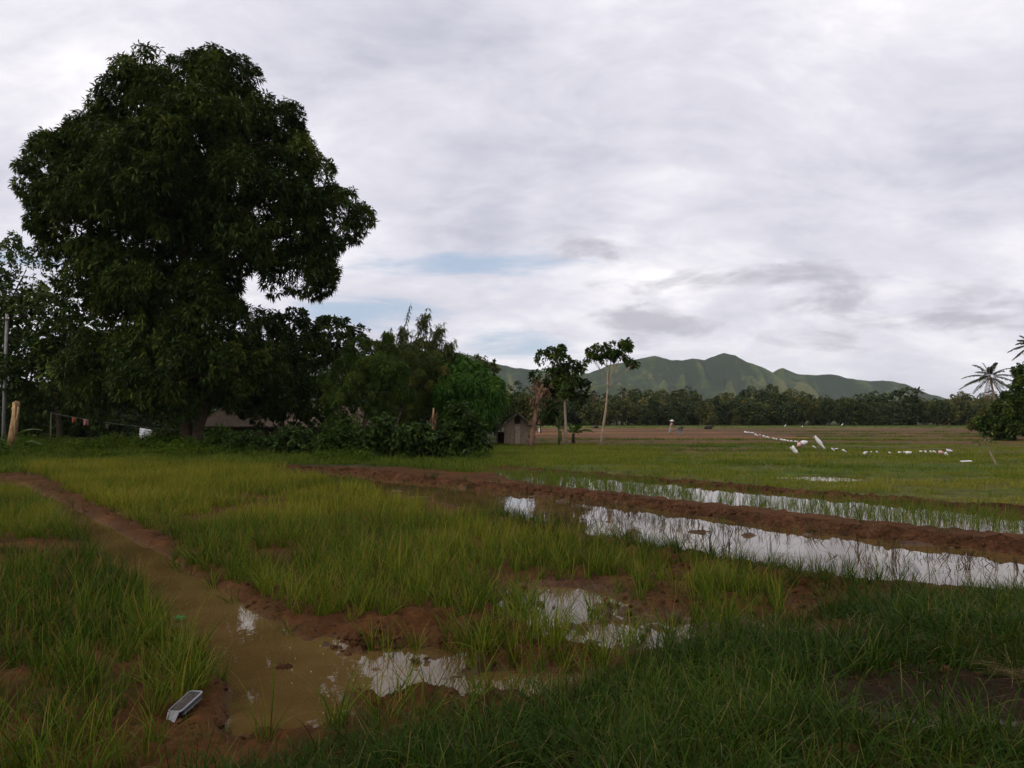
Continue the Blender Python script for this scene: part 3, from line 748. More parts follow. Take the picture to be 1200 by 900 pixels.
for bp, lb, mt, lf, lab in bl:
    b = gbase(*bp); L = lobes_px(lb, b[1], b)
    t = thing('bush', lab, 'bush', tuple(b)); mb = MB()
    for c, r in L: mb.tube(curve((0, 0, -0.1), c, 0.1, 4), np.linspace(0.04, 0.015, 5), 5)
    mb.build('stem', M_BARK, t, True)
    p, a, tn = crown_points(L, 900, (18, 0.16, 0.5), 0.5, 0.25, 0.4); p = p + rng.normal(0, .18, p.shape); V, Q, tv = whorls(p, a, tn * .7, **{**LEAF[lf], 'Wd': LEAF[lf]['Wd'] * .7})
    me = raw_mesh('foliage', V, Q); fattr(me, 'tone', tv); link('foliage', me, mt, t)
# dense hedge far behind, closing the view under the crowns
for i, (px, py) in enumerate([(-40, 514), (20, 513), (80, 513), (140, 512), (420, 514), (470, 515), (520, 516), (370, 512), (200, 511), (260, 510), (315, 510), (110, 510)]):
    b = gbase(px, py); L = lobes_px([(px, 492, 48, 26), (px + 20, 480, 40, 26, 1), (px - 20, 505, 40, 16)], b[1], b)
    t = thing('hedge_bush', 'dark bush closing the gap behind the tree trunks', 'bush', tuple(b), group='dark bushes behind the trees')
    mb = MB()
    for c, r in L: mb.tube(curve((0, 0, -0.1), c, 0.1, 4), np.linspace(0.06, 0.02, 5), 5)
    mb.build('stem', M_BARK, t, True)
    p, a, tn = crown_points(L, 700, (14, 0.3, 0.5), 0.2, 0.3, 0.4); V, Q, tv = whorls(p, a, tn * 0.6, **{**LEAF['broad'], 'L': .5, 'Wd': .26})
    me = raw_mesh('foliage', V, Q); fattr(me, 'tone', tv); link('foliage', me, M_DARK, t)

# dead tan banana stalks in the clump
b = gbase(510, 533)
for i, (px0, px1, top, lab) in enumerate([(507, 508, 478, 'tan dried stalk with hanging dead leaf sheaths in the clump')]):
    bb = gbase(px0, 536)
    t = thing('dead_stalk', lab, 'stalk', tuple(bb)); mb = MB()
    e = P(px1, top, bb[1]) - bb
    mb.tube(curve((0, 0, -0.1), e, 0.02, 6), np.linspace(0.09, 0.035, 7), 8, 0.2); mb.build('stem', M_TAN, t, True)
    c = np.array([e * rng.uniform(0.35, 1.0) + rng.normal(0, 0.10, 3) for _ in range(34)])
    V, Q, tv = whorls(c, np.tile((0, -0.3, -1.0), (34, 1)), rng.uniform(0, .7, 34), 2, 0.45, 0.07, 0.8, (10, 40))
    me = raw_mesh('dead_leaves', V, Q); fattr(me, 'tone', tv); link('dead_leaves', me, M_DEADLEAF, t)

# --- the three trees beside the hut
px_tree('broadleaf_tree', 'dark broad leaved tree on a pale forked trunk near the hut', (664, 523),
        [(650, 422, 18, 14), (640, 440, 17, 13), (672, 432, 14, 12), (665, 450, 22, 16), (645, 460, 16, 14, 0.5), (680, 455, 12, 11), (676, 470, 9, 8, .6), (650, 476, 9, 12, 1.2), (643, 486, 7, 12, 1.6)], 1250, 'broad', M_DARK, M_PALE, r=0.12,
        trunk=[(664, 523), (663, 500), (662, 475), (661, 455), (658, 430)], sub=(9, 0.3, 0.5), inner=0.08, scale=1.05)
px_tree('broadleaf_tree', 'tall slender pale trunked tree with a small flat topped crown', (704, 525),
        [(700, 412, 11, 8), (718, 409, 14, 8), (734, 410, 11, 9), (728, 418, 12, 7), (692, 418, 5, 4), (742, 427, 7, 4), (712, 420, 8, 6)], 430, 'broad', M_MIDL, M_PALE, r=0.10,
        trunk=[(704, 525), (706, 505), (710, 480), (712, 455), (712, 430)], sub=(8, 0.3, 0.5), inner=0.05, scale=0.95)
def stump_tree():
    b = gbase(624, 526); Yd = b[1]
    t = thing('lopped_tree', 'lopped reddish brown trunk wrapped in dead leaves beside the hut', 'tree', tuple(b)); mb = MB()
    q = [np.array((0, 0, -0.2))] + [P(a, c, Yd) - b for a, c in ((624, 510), (627, 490), (630, 470), (631, 455))]
    mb.tube(q, [0.22, 0.17, 0.14, 0.12, 0.10], 10, 0.12)
    for ex, ey in ((629, 447), (636, 450), (640, 455)): mb.tube(curve(q[-2], P(ex, ey, Yd) - b, 0.04, 3), np.linspace(0.13, 0.09, 4), 7, 0.1)
    mb.build('trunk', simple('reddish_bark', (0.17, 0.105, 0.07), 0.9, 0.1, 0.45, 6, 0.03), t, True)
    cen = []
    for ex, ey, n, sd in ((629, 450, 26, .2), (639, 456, 34, .22), (629, 470, 46, .28), (627, 494, 14, .22), (624, 512, 8, .2)):
        cen += list(P(ex, ey, Yd) - b + rng.normal(0, sd, (n, 3)))
    cen = np.array(cen); V, Q, tv = whorls(cen, np.tile((0, 0, -1.0), (len(cen), 1)), rng.uniform(0, 1, len(cen)), 3, 0.26, 0.09, 0.5, (20, 90))
    me = raw_mesh('dead_leaves', V, Q); fattr(me, 'tone', tv); link('dead_leaves', me, M_DEADLEAF, t)
stump_tree()

# --- banana and palm leaves
def blade_leaf(name, base, tip, sag, wid, mat, parent, nseg=9, up=(0, 0, 1), split=0.0):
    base = np.asarray(base, float); tip = np.asarray(tip, float); d = tip - base; side = unit(np.cross(d, up)[None])[0]
    V, Fc, tn = [], [], []
    for i in range(nseg + 1):
        t = i / nseg; c = base + d * t + np.array((0, 0, sag * 4 * t * (1 - t)))
        w = wid * (math.sin(math.pi * min(1, t * 0.92 + 0.08)) ** 0.6) * (1 - split * rng.random())
        V += [c - side * w / 2 - np.array((0, 0, w * .18)), c, c + side * w / 2 - np.array((0, 0, w * .18))]
    for i in range(nseg):
        a = i * 3; Fc += [(a, a + 1, a + 4, a + 3), (a + 1, a + 2, a + 5, a + 4)]; x_ = rng.uniform(0, 1); tn += [x_, x_]
    me = raw_mesh(name, V, np.array(Fc)); fattr(me, 'tone', tn)
    return link(name, me, mat, parent)
def banana(base, label, leaves, h, r=0.12):
    t = thing('banana_plant', label, 'banana plant', tuple(base)); mb = MB()
    mb.tube([(0, 0, -0.1), (0.02, 0, h * 0.5), (0, 0, h)], [r, r * .85, r * .55], 10, 0.05); mb.build('stem', M_BANANA, t, True)
    fattr(t.children[0].data, 'tone', np.full(len(t.children[0].data.polygons), 0.3))
    for dx, dy, dz, w in leaves: blade_leaf('leaf', (0, 0, h * 0.95), (dx, dy, h * 0.95 + dz), 0.35 * math.hypot(dx, dy), w, M_BANANA, t, split=0.25)
banana(gbase(-22, 522), 'banana plant beside the concrete pole with long hanging leaves', [(1.7, -0.3, -0.9, .55), (1.4, -0.6, 0.6, .5), (-1.5, 0.2, 0.2, .5), (0.5, -1.6, -0.2, .55), (0.3, 1.0, 1.2, .5), (1.1, 0.4, 1.5, .5)], 6.4)
banana(gbase(655, 523), 'young banana plant at the foot of the forked pale trunk', [(0.3, -0.2, 0.9, .25), (-0.35, -0.2, 0.5, .25), (0.1, -0.3, -0.4, .3), (-0.2, 0.2, 1.0, .25), (0.15, -0.3, -0.9, .3)], 1.2, 0.09)

def frond(parent, base, d, length, sag, mat, w=0.55, n=22, rach=M_PALM):
    """palm frond: a rachis with two rows of hanging leaflets"""
    base = np.asarray(base, float); d = unit(np.asarray(d, float)[None])[0]; side = unit(np.cross(d, (0, 0, 1.0))[None])[0]
    V, Q, tn = [], [], []
    pt = lambda t: base + d * length * t + np.array((0, 0, -sag * length * t * t))
    for i in range(n):
        t0, t1 = i / n, (i + 1) / n; p, q = pt(t0), pt(t1); o = len(V); k = 0.03 * (1 - t0) + .012
        V += [p - side * k, p + side * k, q + side * k, q - side * k]; Q.append((o, o + 1, o + 2, o + 3)); tn.append(0.9)
        if t0 < 0.10: continue
        for sg in (-1, 1):
            for f in (0, 0.5):
                c = pt(t0 + f / n); lw = w * (0.35 + 0.65 * math.sin(math.pi * (0.15 + 0.85 * t0))) * rng.uniform(.8, 1.15)
                e = c + side * sg * lw * 0.72 + d * lw * 0.45 + np.array((0, 0, -lw * rng.uniform(.35, .8))); m = (c + e) / 2 + np.array((0, 0, lw * .08)); o = len(V)
                ww = d * 0.05
                V += [c, m + ww, e, m - ww]; Q.append((o, o + 1, o + 2, o + 3)); tn.append(rng.uniform(0, .8))
    me = raw_mesh('frond', V, np.array(Q)); fattr(me, 'tone', tn)
    return link('frond', me, mat, parent)
def palm(base, label, height, lean, flen=2.6, nf=18, group=None, dead=2):
    t = thing('coconut_palm', label, 'palm tree', tuple(base), group=group); mb = MB()
    top = np.array((lean[0], lean[1], height))
    pts = [top * q + np.array((0, 0, -.3 * (1 - q))) + np.array((-lean[0], -lean[1], 0)) * 0.35 * math.sin(math.pi * q) for q in np.linspace(0, 1, 9)]
    mb.tube(pts, np.linspace(0.20, 0.12, 9), 9, 0.06); mb.build('trunk', M_PALE if group is None else M_BARK, t, True)
    for i in range(nf):
        an = i * 2.39996 + rng.uniform(-.2, .2); el = 75 - 110 * (i / (nf - 1)) + rng.uniform(-8, 8); e = math.radians(el)
        frond(t, top, (math.cos(an) * math.cos(e), math.sin(an) * math.cos(e), math.sin(e)), flen * rng.uniform(.85, 1.1), 0.42 if el > 0 else 0.25, M_PALM if i < nf - dead else M_DEADLEAF)
    for i in range(6 if group is None else 0):
        an = i * 1.05; mb = MB(); mb.ball(top + np.array((math.cos(an) * .25, math.sin(an) * .25, -.3)), (.12, .12, .15), 7, 5); mb.build('coconut', M_STICK, t, True)
    return t
pb = G(1168, 508); pb[2] = gz(pb[0], pb[1])
Yp = pb[1]; topP = P(1160, 441, Yp)
palm(pb, 'coconut palm with leaning pale trunk standing above the right hand trees', topP[2] - pb[2], (topP[0] - pb[0], 0.0), 3.6, 22)
pb2 = G(1216, 512); topP = P(1209, 404, pb2[1])
palm(pb2, 'taller coconut palm rising behind the right hand trees', topP[2], (topP[0] - pb2[0], 0.0), 2.3, 16)
# drooping frond palm near the forked trunk
b = gbase(672, 521); t = thing('young_palm', 'young palm with arching fronds behind the forked pale trunk', 'palm tree', tuple(b)); mb = MB(); mb.tube([(0, 0, -.1), (0, 0, .8)], [.16, .1], 8); mb.build('trunk', M_BARK, t, True)
for d_, l_ in (((1, .1, 1.6), 2.6), ((1, -.2, 2.4), 2.4), ((-1, .2, 1.3), 1.9), ((-.4, .5, 2.2), 2.0), ((.4, -.6, 1.8), 1.8), ((1, .5, .9), 2.2)): frond(t, (0, 0, .7), d_, l_, .55, M_BRIGHT, .4, 16)

# --- right hand trees
px_tree('roadside_tree', 'dark bushy tree at the field edge below the palms', (1190, 517), [(1188, 462, 10, 9), (1199, 474, 14, 12), (1176, 482, 12, 10), (1204, 450, 12, 10), (1158, 496, 12, 8), (1185, 500, 18, 11), (1210, 490, 16, 18), (1170, 505, 16, 8)], 2400, 'broad', M_DARK, r=0.16, scale=1.2, sub=(14, .2, .5))
px_tree('roadside_tree', 'tall dark tree behind the bushy one at the field edge', (1240, 514), [(1225, 440, 26, 22), (1250, 460, 34, 28), (1215, 470, 22, 24)], 1700, 'broad', M_DARK, r=0.2, scale=1.5)
px_tree('roadside_tree', 'lower olive tree spreading left of the palm trunk', (1148, 512), [(1160, 488, 11, 9), (1148, 497, 10, 7), (1174, 484, 12, 10), (1160, 502, 14, 6)], 1300, 'small', M_FAR2, r=0.12, scale=2.0)

# --- tree line at the far edge of the plain
def far_proto(kind):
    L = []
    H = 1.0
    if kind == 0: L = [((0, 0, 7.2), (2.4, 2.3, 2.0)), ((1.6, .4, 5.6), (2.2, 2.1, 1.9)), ((-1.7, -.3, 5.4), (2.2, 2.1, 2.0)), ((0, 0, 4.2), (2.8, 2.6, 1.8))]
    if kind == 1: L = [((0, 0, 8.4), (1.6, 1.6, 1.7)), ((.8, .3, 6.6), (1.8, 1.8, 1.8)), ((-.9, 0, 5.2), (1.9, 1.8, 1.8)), ((.3, 0, 3.6), (2.1, 2.0, 1.6))]
    if kind == 2: L = [((0, 0, 6.6), (3.4, 3.0, 2.2)), ((2.4, .5, 5.2), (2.2, 2.0, 1.8)), ((-2.5, 0, 5.0), (2.3, 2.0, 1.9)), ((0, -.6, 3.6), (3.4, 2.8, 1.9))]
    if kind == 3: L = [((0, 0, 7.8), (1.9, 1.8, 1.1)), ((1.5, .2, 6.8), (1.5, 1.5, .9)), ((-1.5, 0, 6.4), (1.6, 1.5, 1.0)), ((.2, 0, 5.2), (1.6, 1.5, 1.0))]
    if kind == 4: L = [((0, 0, 3.2), (2.6, 2.4, 1.9)), ((2.0, 0, 2.4), (2.0, 1.8, 1.6)), ((-2.0, 0, 2.2), (2.0, 1.8, 1.6)), ((0, -.8, 1.4), (3.0, 2.0, 1.4))]
    L = [(np.array(c, float), np.array(r, float)) for c, r in L]
    tm = MB(); top = L[0][0]
    tm.tube(curve((0, 0, -.3), top, 0.02, 5), np.linspace(.22, .08, 6), 6)
    for c, r in L[1:]: tm.tube(curve((0, 0, c[2] * .5), c, .05, 3), np.linspace(.1, .04, 4), 5)
    trunk = raw_mesh('trunk', np.array(tm.v), tm.f, True)
    p, a, tn = crown_points(L, 520 if kind != 3 else 300, (13, .26, .46), .3, .2, .5)
    V, Q, tv = whorls(p, a, tn, 5, .62, .34, .35)
    crown = raw_mesh('crown', V, Q); fattr(crown, 'tone', tv)
    trunk.materials.append(M_PALE if kind == 3 else M_BARK); crown.materials.append(M_FAR2 if kind in (1, 3) else M_FAR)
    crown2 = crown.copy(); crown2.materials.clear(); crown2.materials.append(M_FAR if kind in (1, 3) else M_FAR2)
    return trunk, (crown, crown2)
FPROT = [far_proto(k) for k in range(5)]
FLAB = ['round crowned tree in the wood at the far edge of the fields', 'tall narrow tree in the wood at the far edge of the fields', 'wide spreading tree in the wood at the far edge of the fields', 'open flat layered tree in the wood at the far edge of the fields', 'low dense thicket tree at the foot of the far wood']
skyl = np.array([(540, 455), (600, 462), (640, 468), (680, 464), (720, 466), (760, 463), (800, 461), (840, 467), (880, 458), (910, 459), (940, 466), (990, 470), (1015, 464), (1045, 471), (1080, 471), (1120, 466), (1160, 466), (1200, 462), (1300, 458)], float)
k = 0
rf = np.random.default_rng(99)
for row, (Y0, cnt, lo) in enumerate([(214, 64, 9), (226, 56, 5), (244, 54, 1), (264, 50, -3)]):
    for i in range(cnt):
        px = 525 + (1290 - 525) * (i + rf.uniform(-.35, .35)) / (cnt - 1)
        Yd = Y0 + rf.uniform(-7, 7); kd = int(rf.choice([0, 1, 2, 3, 4], p=[.30, .2, .20, .14, .16] if row else [.12, .06, .10, .07, .65]))
        topz = P(px, np.interp(px, skyl[:, 0], skyl[:, 1]) + lo + rf.uniform(-4, 6), Yd)[2]
        hh = (9.2, 10.1, 8.8, 8.9, 5.1)[kd]; sc = max(0.75, topz / hh) if kd != 4 else rf.uniform(.8, 1.3)
        x = (px - 600) / F * Yd
        if kd == 4 and row == 1: sc *= 1.5
        tr, crn = FPROT[kd]
        t = thing('far_tree', FLAB[kd], 'tree', (x, Yd, gz(x, Yd)), rf.uniform(0, 6.28), 'trees of the far wood: ' + ('round', 'narrow', 'spreading', 'layered', 'thicket')[kd])
        t.scale = (sc * rf.uniform(.9, 1.25), sc * rf.uniform(.9, 1.25), sc)
        link('trunk', tr, None, t); link('crown', crn[int(rf.random() < .35)], None, t)
# nearer trees of the same wood behind the hut
for px, py, kd, tp in ((588, 512, 0, 462), (612, 511, 1, 462), (634, 508, 0, 470), (600, 505, 2, 452), (655, 506, 2, 480)):
    b = gbase(px, py); hh = (9.2, 10.1, 8.8)[kd]; sc = (P(px, tp, b[1])[2]) / hh; tr, crn = FPROT[kd]
    t = thing('far_tree', ('round dark tree rising behind the bamboo hut', 'narrow dark tree rising behind the bamboo hut', 'broad dark tree rising behind the bamboo hut')[kd], 'tree', tuple(b), rf.uniform(0, 6), 'trees behind the hut'); t.scale = (sc, sc, sc)
    link('trunk', tr, None, t); link('crown', crn[0], None, t)
for px, top, Yd in ((690, 461, 228), (724, 458, 236), (1058, 458, 245)):
    x = (px - 600) / F * Yd; p0 = np.array((x, Yd - 8, 0.0)); tz = P(px, top, Yd - 8)[2]
    palm(p0, 'small coconut palm standing out against the far wood', tz, (0.5, 0), 2.4, 12, 'palms of the far wood')

# ------------------------------------------------------------------ bamboo hut
def hut():
    b = gbase(604, 523); sc_ = b[1] / F; t = thing('bamboo_hut', 'small weathered bamboo hut with thatched gable roof and side lean-to', 'hut', tuple(b))
    w, d, hw, rid = 32 * sc_, 2.4, 24 * sc_, 36 * sc_
    x0, x1 = -13 * sc_, 19 * sc_
    # front and back walls of upright split bamboo, each one slat deep and uneven
    for yy, nm in ((-0.0, 'front_wall'), (d, 'back_wall')):
        mb = MB(); n = 30
        for i in range(n):
            xx = x0 + (x1 - x0) * (i + .5) / n
            if nm == 'front_wall' and -1.0 * sc_ < xx < 6 * sc_: continue
            top = hw + (rid - hw) * (1 - abs((xx - (x0 + x1) / 2) / ((x1 - x0) / 2))) - .06
            mb.box((xx, yy + random.uniform(-.012, .012), top / 2 + .02), ((x1 - x0) / n * .93, .03, top - .04))
        for zz in (.35, .85, hw - .06): mb.box(((x0 + x1) / 2 - 6 * sc_, yy - .03, zz), ((x1 - x0) * .58, .03, .05))
        mb.build(nm, M_BAMBOO, t)
    for xx in (x0, x1):
        mb = MB(); n = 22
        for i in range(n): mb.box((xx + random.uniform(-.01, .01), d * (i + .5) / n, hw / 2), (.03, d / n * .93, hw))
        mb.build('side_wall', M_BAMBOO, t)
    mb = MB()
    for i in range(5): mb.box((2.5 * sc_ - 3.1 * sc_ + 6.2 * sc_ * (i + .5) / 5, -.015, hw * .52), (6.2 * sc_ / 5 * .95, .03, hw * .98))
    mb.box((2.5 * sc_, -.04, hw * .75), (6.6 * sc_, .03, .07)); mb.box((2.5 * sc_, -.04, hw * .28), (6.6 * sc_, .03, .07))
    mb.build('door', M_BOARD, t)
    cx = (x0 + x1) / 2
    def slope(xa, za, xb, zb, name):
        mb = MB(); nu, nv = 14, 12; V = []; Fq = []
        for i in range(nu + 1):
            for j in range(nv + 1):
                u_, v_ = i / nu, j / nv
                V.append((xa + (xb - xa) * u_, -0.45 + (d + .9) * v_, za + (zb - za) * u_ + random.uniform(-.04, .04)))
        o = len(V); V += [(p[0], p[1], p[2] - .12) for p in V]
        for i in range(nu):
            for j in range(nv):
                a = i * (nv + 1) + j; Fq.append((a, a + nv + 1, a + nv + 2, a + 1)); Fq.append((o + a, o + a + 1, o + a + nv + 2, o + a + nv + 1))
        for i in range(nu):
            for a, c in ((i * (nv + 1), (i + 1) * (nv + 1)), (i * (nv + 1) + nv, (i + 1) * (nv + 1) + nv)): Fq.append((a, c, o + c, o + a))
        for j in range(nv):
            for a in (j, nu * (nv + 1) + j): Fq.append((a, a + 1, o + a + 1, o + a))
        mb.add(V, Fq)
        for _ in range(130):   # loose straws along the eave and verge
            u_ = random.random(); e = random.random() < .5
            p = np.array((xa + (xb - xa) * (u_ if e else 1.0), -0.45 if e else -0.45 + (d + .9) * random.random(), 0)); p[2] = za + (zb - za) * ((p[0] - xa) / (xb - xa)) - .03
            q = p + np.array(((xb - xa) * .05 + random.uniform(-.05, .05), -.10 * random.random() if e else 0, -.10 - .12 * random.random()))
            mb.tube([p, q], [.012, .006], 3, cap=False)
        mb.build(name, M_THATCH, t)
    slope(cx, rid + .12, x0 - 10 * sc_, hw * .66, 'roof_slope'); slope(cx + .01, rid + .115, x1 + 5 * sc_, hw * .86, 'roof_slope')
    for xx, yy in ((x0 - 9 * sc_, -.35), (x0 - 9 * sc_, d + .3)):
        mb = MB(); mb.tube([(xx, yy, -.2), (xx + .02, yy, hw * .66)], [.06, .05], 7); mb.build('post', M_STICK, t)
    mb = MB(); mb.box((x0 - 4 * sc_, d * .75, hw * .3), (8 * sc_, .04, hw * .6)); mb.build('lean_to_wall', M_DARKWOOD, t)
hut()
# thatched farmhouse behind the trees
def farmhouse():
    b = gbase(330, 517); sc_ = b[1] / F; t = thing('farm_house', 'low thatched farmhouse half hidden behind the mango trunk and trees', 'house', tuple(b))
    x0, x1, d, hw, rid = -88 * sc_, 96 * sc_, 4.5, 18 * sc_, 42 * sc_
    mb = MB(); n = 60
    for i in range(n): mb.box((x0 + (x1 - x0) * (i + .5) / n, random.uniform(-.01, .01), hw / 2), ((x1 - x0) / n * .95, .05, hw))
    mb.build('front_wall', M_DARKWOOD, t)
    for xx in (x0, x1): mb = MB(); mb.box((xx, d / 2, hw / 2), (.06, d - .1, hw)); mb.build('side_wall', M_DARKWOOD, t)
    mb = MB(); mb.box(((x0 + x1) / 2, d, hw / 2), (x1 - x0 - .1, .05, hw)); mb.build('back_wall', M_DARKWOOD, t)
    for xx in (-30 * sc_, 35 * sc_): mb = MB(); mb.box((xx, -.04, hw * .45), (.9, .06, hw * .85)); mb.build('door', M_BARK, t)
    for sgn in (1, -1):
        nu, nv = 60, 10; V = []; Fq = []
        for i in range(nu + 1):
            for j in range(nv + 1):
                u_, v_ = i / nu, j / nv; inset = (1 - v_) * 0 + v_ * 1.6
                xx = x0 - .5 + inset + (x1 - x0 + 1 - 2 * inset) * u_
                yy = d / 2 - sgn * (d / 2 + .6) * (1 - v_); V.append((xx, yy, hw - .25 + (rid - hw + .25) * v_ + random.uniform(-.05, .05)))
        for i in range(nu):
            for j in range(nv): a = i * (nv + 1) + j; Fq.append((a, a + nv + 1, a + nv + 2, a + 1))
        mb = MB(); mb.add(V, Fq)
        o = mb.build('roof_slope', M_THATCH, t); md = o.modifiers.new('thick', 'SOLIDIFY'); md.thickness = .14
    for xx, s_ in ((x0 - .5, 1), (x1 + .5, -1)):
        mb = MB(); mb.add([(xx, -.6, hw - .25), (xx, d + .6, hw - .25), (xx + 1.6 * s_, d / 2, rid)], [(0, 1, 2)]); o = mb.build('roof_hip', M_THATCH, t); md = o.modifiers.new('thick', 'SOLIDIFY'); md.thickness = .12
farmhouse()

# ------------------------------------------------------------------ pole, broken stem, laundry
b = gbase(4, 523); h = P(4, 368, b[1])[2] - b[2]
t = thing('utility_pole', 'grey weathered utility pole beside the broken tan stem', 'pole', tuple(b))
mb = MB(); mb.tube([(0, 0, -.3), (-.02, 0, h * .5), (0, 0, h)], [.14, .12, .10], 10, .02); mb.build('shaft', M_CONC, t, True)
mb = MB(); mb.box((0, -.13, h * .955), (.5, .07, .09)); arm = mb.build('cross_arm', M_DARKWOOD, t)
for xx in (-.2, .2): mb = MB(); mb.ball((xx, -.13, h * .955 + .1), (.045, .045, .07), 8, 6); mb.build('insulator', M_WHITE, arm, True)
b = gbase(14, 532); Yd = b[1]; e = P(20, 470, Yd) - b
t = thing('broken_stem', 'broken tan banana stem standing with torn dry sheath', 'stem', tuple(b)); mb = MB()
mb.tube([(-.05, 0, -.1), e * .3 + np.array((-.03, 0, 0)), e * .65, e * .95, e], [.24, .21, .19, .18, .10], 12, .08); mb.build('stem', M_TAN, t, True)
mb = MB()
for i in range(7):
    a = e * random.uniform(.75, .98) + np.array((random.uniform(-.1, .26), -.2, 0)); q = a * .5 + np.array((.18 + random.uniform(-.1, .15), -.22, random.uniform(-.5, .2)))
    mb.tube([a, (a + q) / 2 + np.array((.05, -.05, 0)), q], [.05, .04, .015], 5)
mb.build('dry_sheath', simple('pale_sheath', (.36, .24, .12), .8, .2, .3, 5), t, True)
blade_leaf('leaf', (.15, -.1, .75), (1.95, -.3, 1.0), .22, .42, M_BANANA, t, split=.2)
blade_leaf('leaf', (.25, -.1, .25), (.9, -.5, .75), .15, .30, M_BANANA, t, split=.2)
blade_leaf('leaf', (.6, -.3, .1), (2.2, -.8, .15), .35, .45, M_BANANA, t, split=.2)
blade_leaf('leaf', (-.1, -.1, .3), (-1.0, -.6, .5), .2, .35, M_BANANA, t, split=.2)

def cloth(name, label, cat, px0, px1, py0, py1, Yd, mat, skew=0.0, group=None):
    a = P(px0, py0, Yd); w = (px1 - px0) * Yd / F; hh = (py1 - py0) * Yd / F; V = []; Fq = []; n, m = 10, 8
    for j in range(m + 1):
        for i in range(n + 1):
            u_, v_ = i / n, j / m
            V.append((w * u_ + skew * w * v_, .05 * math.sin(u_ * 9 + v_) * (0.4 + v_), -hh * v_ - .14 * w * u_ - .03 * math.sin(u_ * 7) * v_))
    for j in range(m):
        for i in range(n): q = j * (n + 1) + i; Fq.append((q, q + 1, q + n + 2, q + n + 1))
    mb = MB(); mb.add(V, Fq); o = mb.build(name, mat, None, True, tuple(a)); md = o.modifiers.new('thick', 'SOLIDIFY'); md.thickness = .012
    return tag(o, label, cat, group)
YL = gbase(180, 524)[1]
LN = [P(84, 486, YL), P(60, 484, YL), P(240, 500, YL)]
t = thing('clothes_line', 'sagging clothes line strung under the mango crown', 'clothes line', (P(60, 486, YL)[0], YL, gz(P(60, 486, YL)[0], YL)))
o0 = np.array(t.location); pA, pB = P(60, 484, YL) - o0, P(212, 504, YL) - o0
mb = MB(); ln_pts = [pA + (pB - pA) * q + np.array((0, 0, -.16 * math.sin(math.pi * q))) for q in np.linspace(0, 1, 13)]; mb.tube(ln_pts, .012, 4); mb.build('rope', M_ROPE, t)
mb = MB(); mb.tube([(0, 0, -.2), pA + np.array((0, 0, .08))], [.05, .04], 7); mb.build('post', M_STICK, t)
mb = MB(); zb = gz(pB[0] + o0[0], YL) - o0[2]; mb.tube([(pB[0], 0, zb - .2), pB + np.array((0, 0, .08))], [.05, .04], 7); mb.build('post', M_STICK, t)
cloth('towel', 'large white towel hanging on the clothes line', 'towel', 164, 178, 501.5, 515, YL - .06, M_CLOTH, -.10)
cloth('red_shirt', 'dark red cloth hanging next to the white towel', 'clothing', 190, 199, 506, 513, YL - .06, M_REDCLOTH)
cloth('small_cloth', 'thin pale cloth hung folded between towel and red cloth', 'clothing', 179, 188, 506, 508.5, YL - .06, M_CLOTH)
cloth('orange_cloth', 'small orange cloth hanging in the deep shade', 'clothing', 84, 89, 489, 495, YL - .06, M_ORCLOTH)
cloth('pink_cloth', 'small pink cloth hanging in the deep shade', 'clothing', 97.5, 103.5, 491, 498, YL - .06, M_PINKCLOTH)
cloth('yellow_cloth', 'small yellowish cloth hanging in the deep shade', 'clothing', 124, 127.5, 497, 502, YL - .06, M_STICK)

# ------------------------------------------------------------------ bird-scaring lines with plastic flags
def strip(name, label, cat, p, length, wid, d, mat, group=None, seed=0):
    """crumpled plastic strip blown along direction d from p"""
    rr = np.random.default_rng(seed); d = unit(np.asarray(d, float)[None])[0]; side = unit(np.cross(d, (0.1, 1, .15))[None])[0]
    n, m = 7, 3; V = []; Fq = []
    for i in range(n + 1):
        t_ = i / n; c = d * length * t_ + np.array((0, rr.normal(0, .04) * length, 0))
        w = wid * (0.55 + .45 * math.sin(math.pi * min(1, t_ + .15))) * rr.uniform(.8, 1.15)
        for j in range(m + 1):
            s_ = j / m - .5; V.append(c + side * w * s_ + np.array((0, -.35 * w * math.cos(s_ * math.pi) + rr.normal(0, .05) * w, rr.normal(0, .03) * w)))
    for i in range(n):
        for j in range(m): a = i * (m + 1) + j; Fq.append((a, a + 1, a + m + 2, a + m + 1))
    mb = MB(); mb.add(V, Fq); o = mb.build(name, mat, None, True, tuple(p)); md = o.modifiers.new('thick', 'SOLIDIFY'); md.thickness = .008
    return tag(o, label, cat, group)
GA = 'small white plastic flags on the receding string'; GB = 'small white plastic flags on the crossing string'
A0, A1 = P(871, 506.5, 76), P(932, 518, 46)
B1 = P(1117, 526, 40)
B0 = P(940, 517, 45)
rq = np.random.default_rng(5)
posts = []
def stick(name, label, cat, a, b_, r, mat=M_STICK, extra=None):
    t = thing(name, label, cat, tuple(a)); mb = MB(); mb.tube(curve((0, 0, -.15), np.asarray(b_) - np.asarray(a), .015, 5), np.linspace(r, r * .6, 6), 6, .08); mb.build('shaft', mat, t, True)
    if extra: extra(t)
    return t
def ground_under(p): return np.array((p[0], p[1], gz(p[0], p[1])))
for a, b_, nm in ((A0, A1, 'thin string of white flags running out across the brown field'), (B0, B1, 'thin string of white flags crossing the green field')):
    n = 24; pts = [a + (b_ - a) * q + np.array((0, 0, -.10 * math.sin(math.pi * q))) for q in np.linspace(0, 1, n)]
    mb = MB(); mb.tube(pts, .010, 4); tag(mb.build('flag_string', M_ROPE, off=pts[0], loc=tuple(pts[0])), nm, 'string')
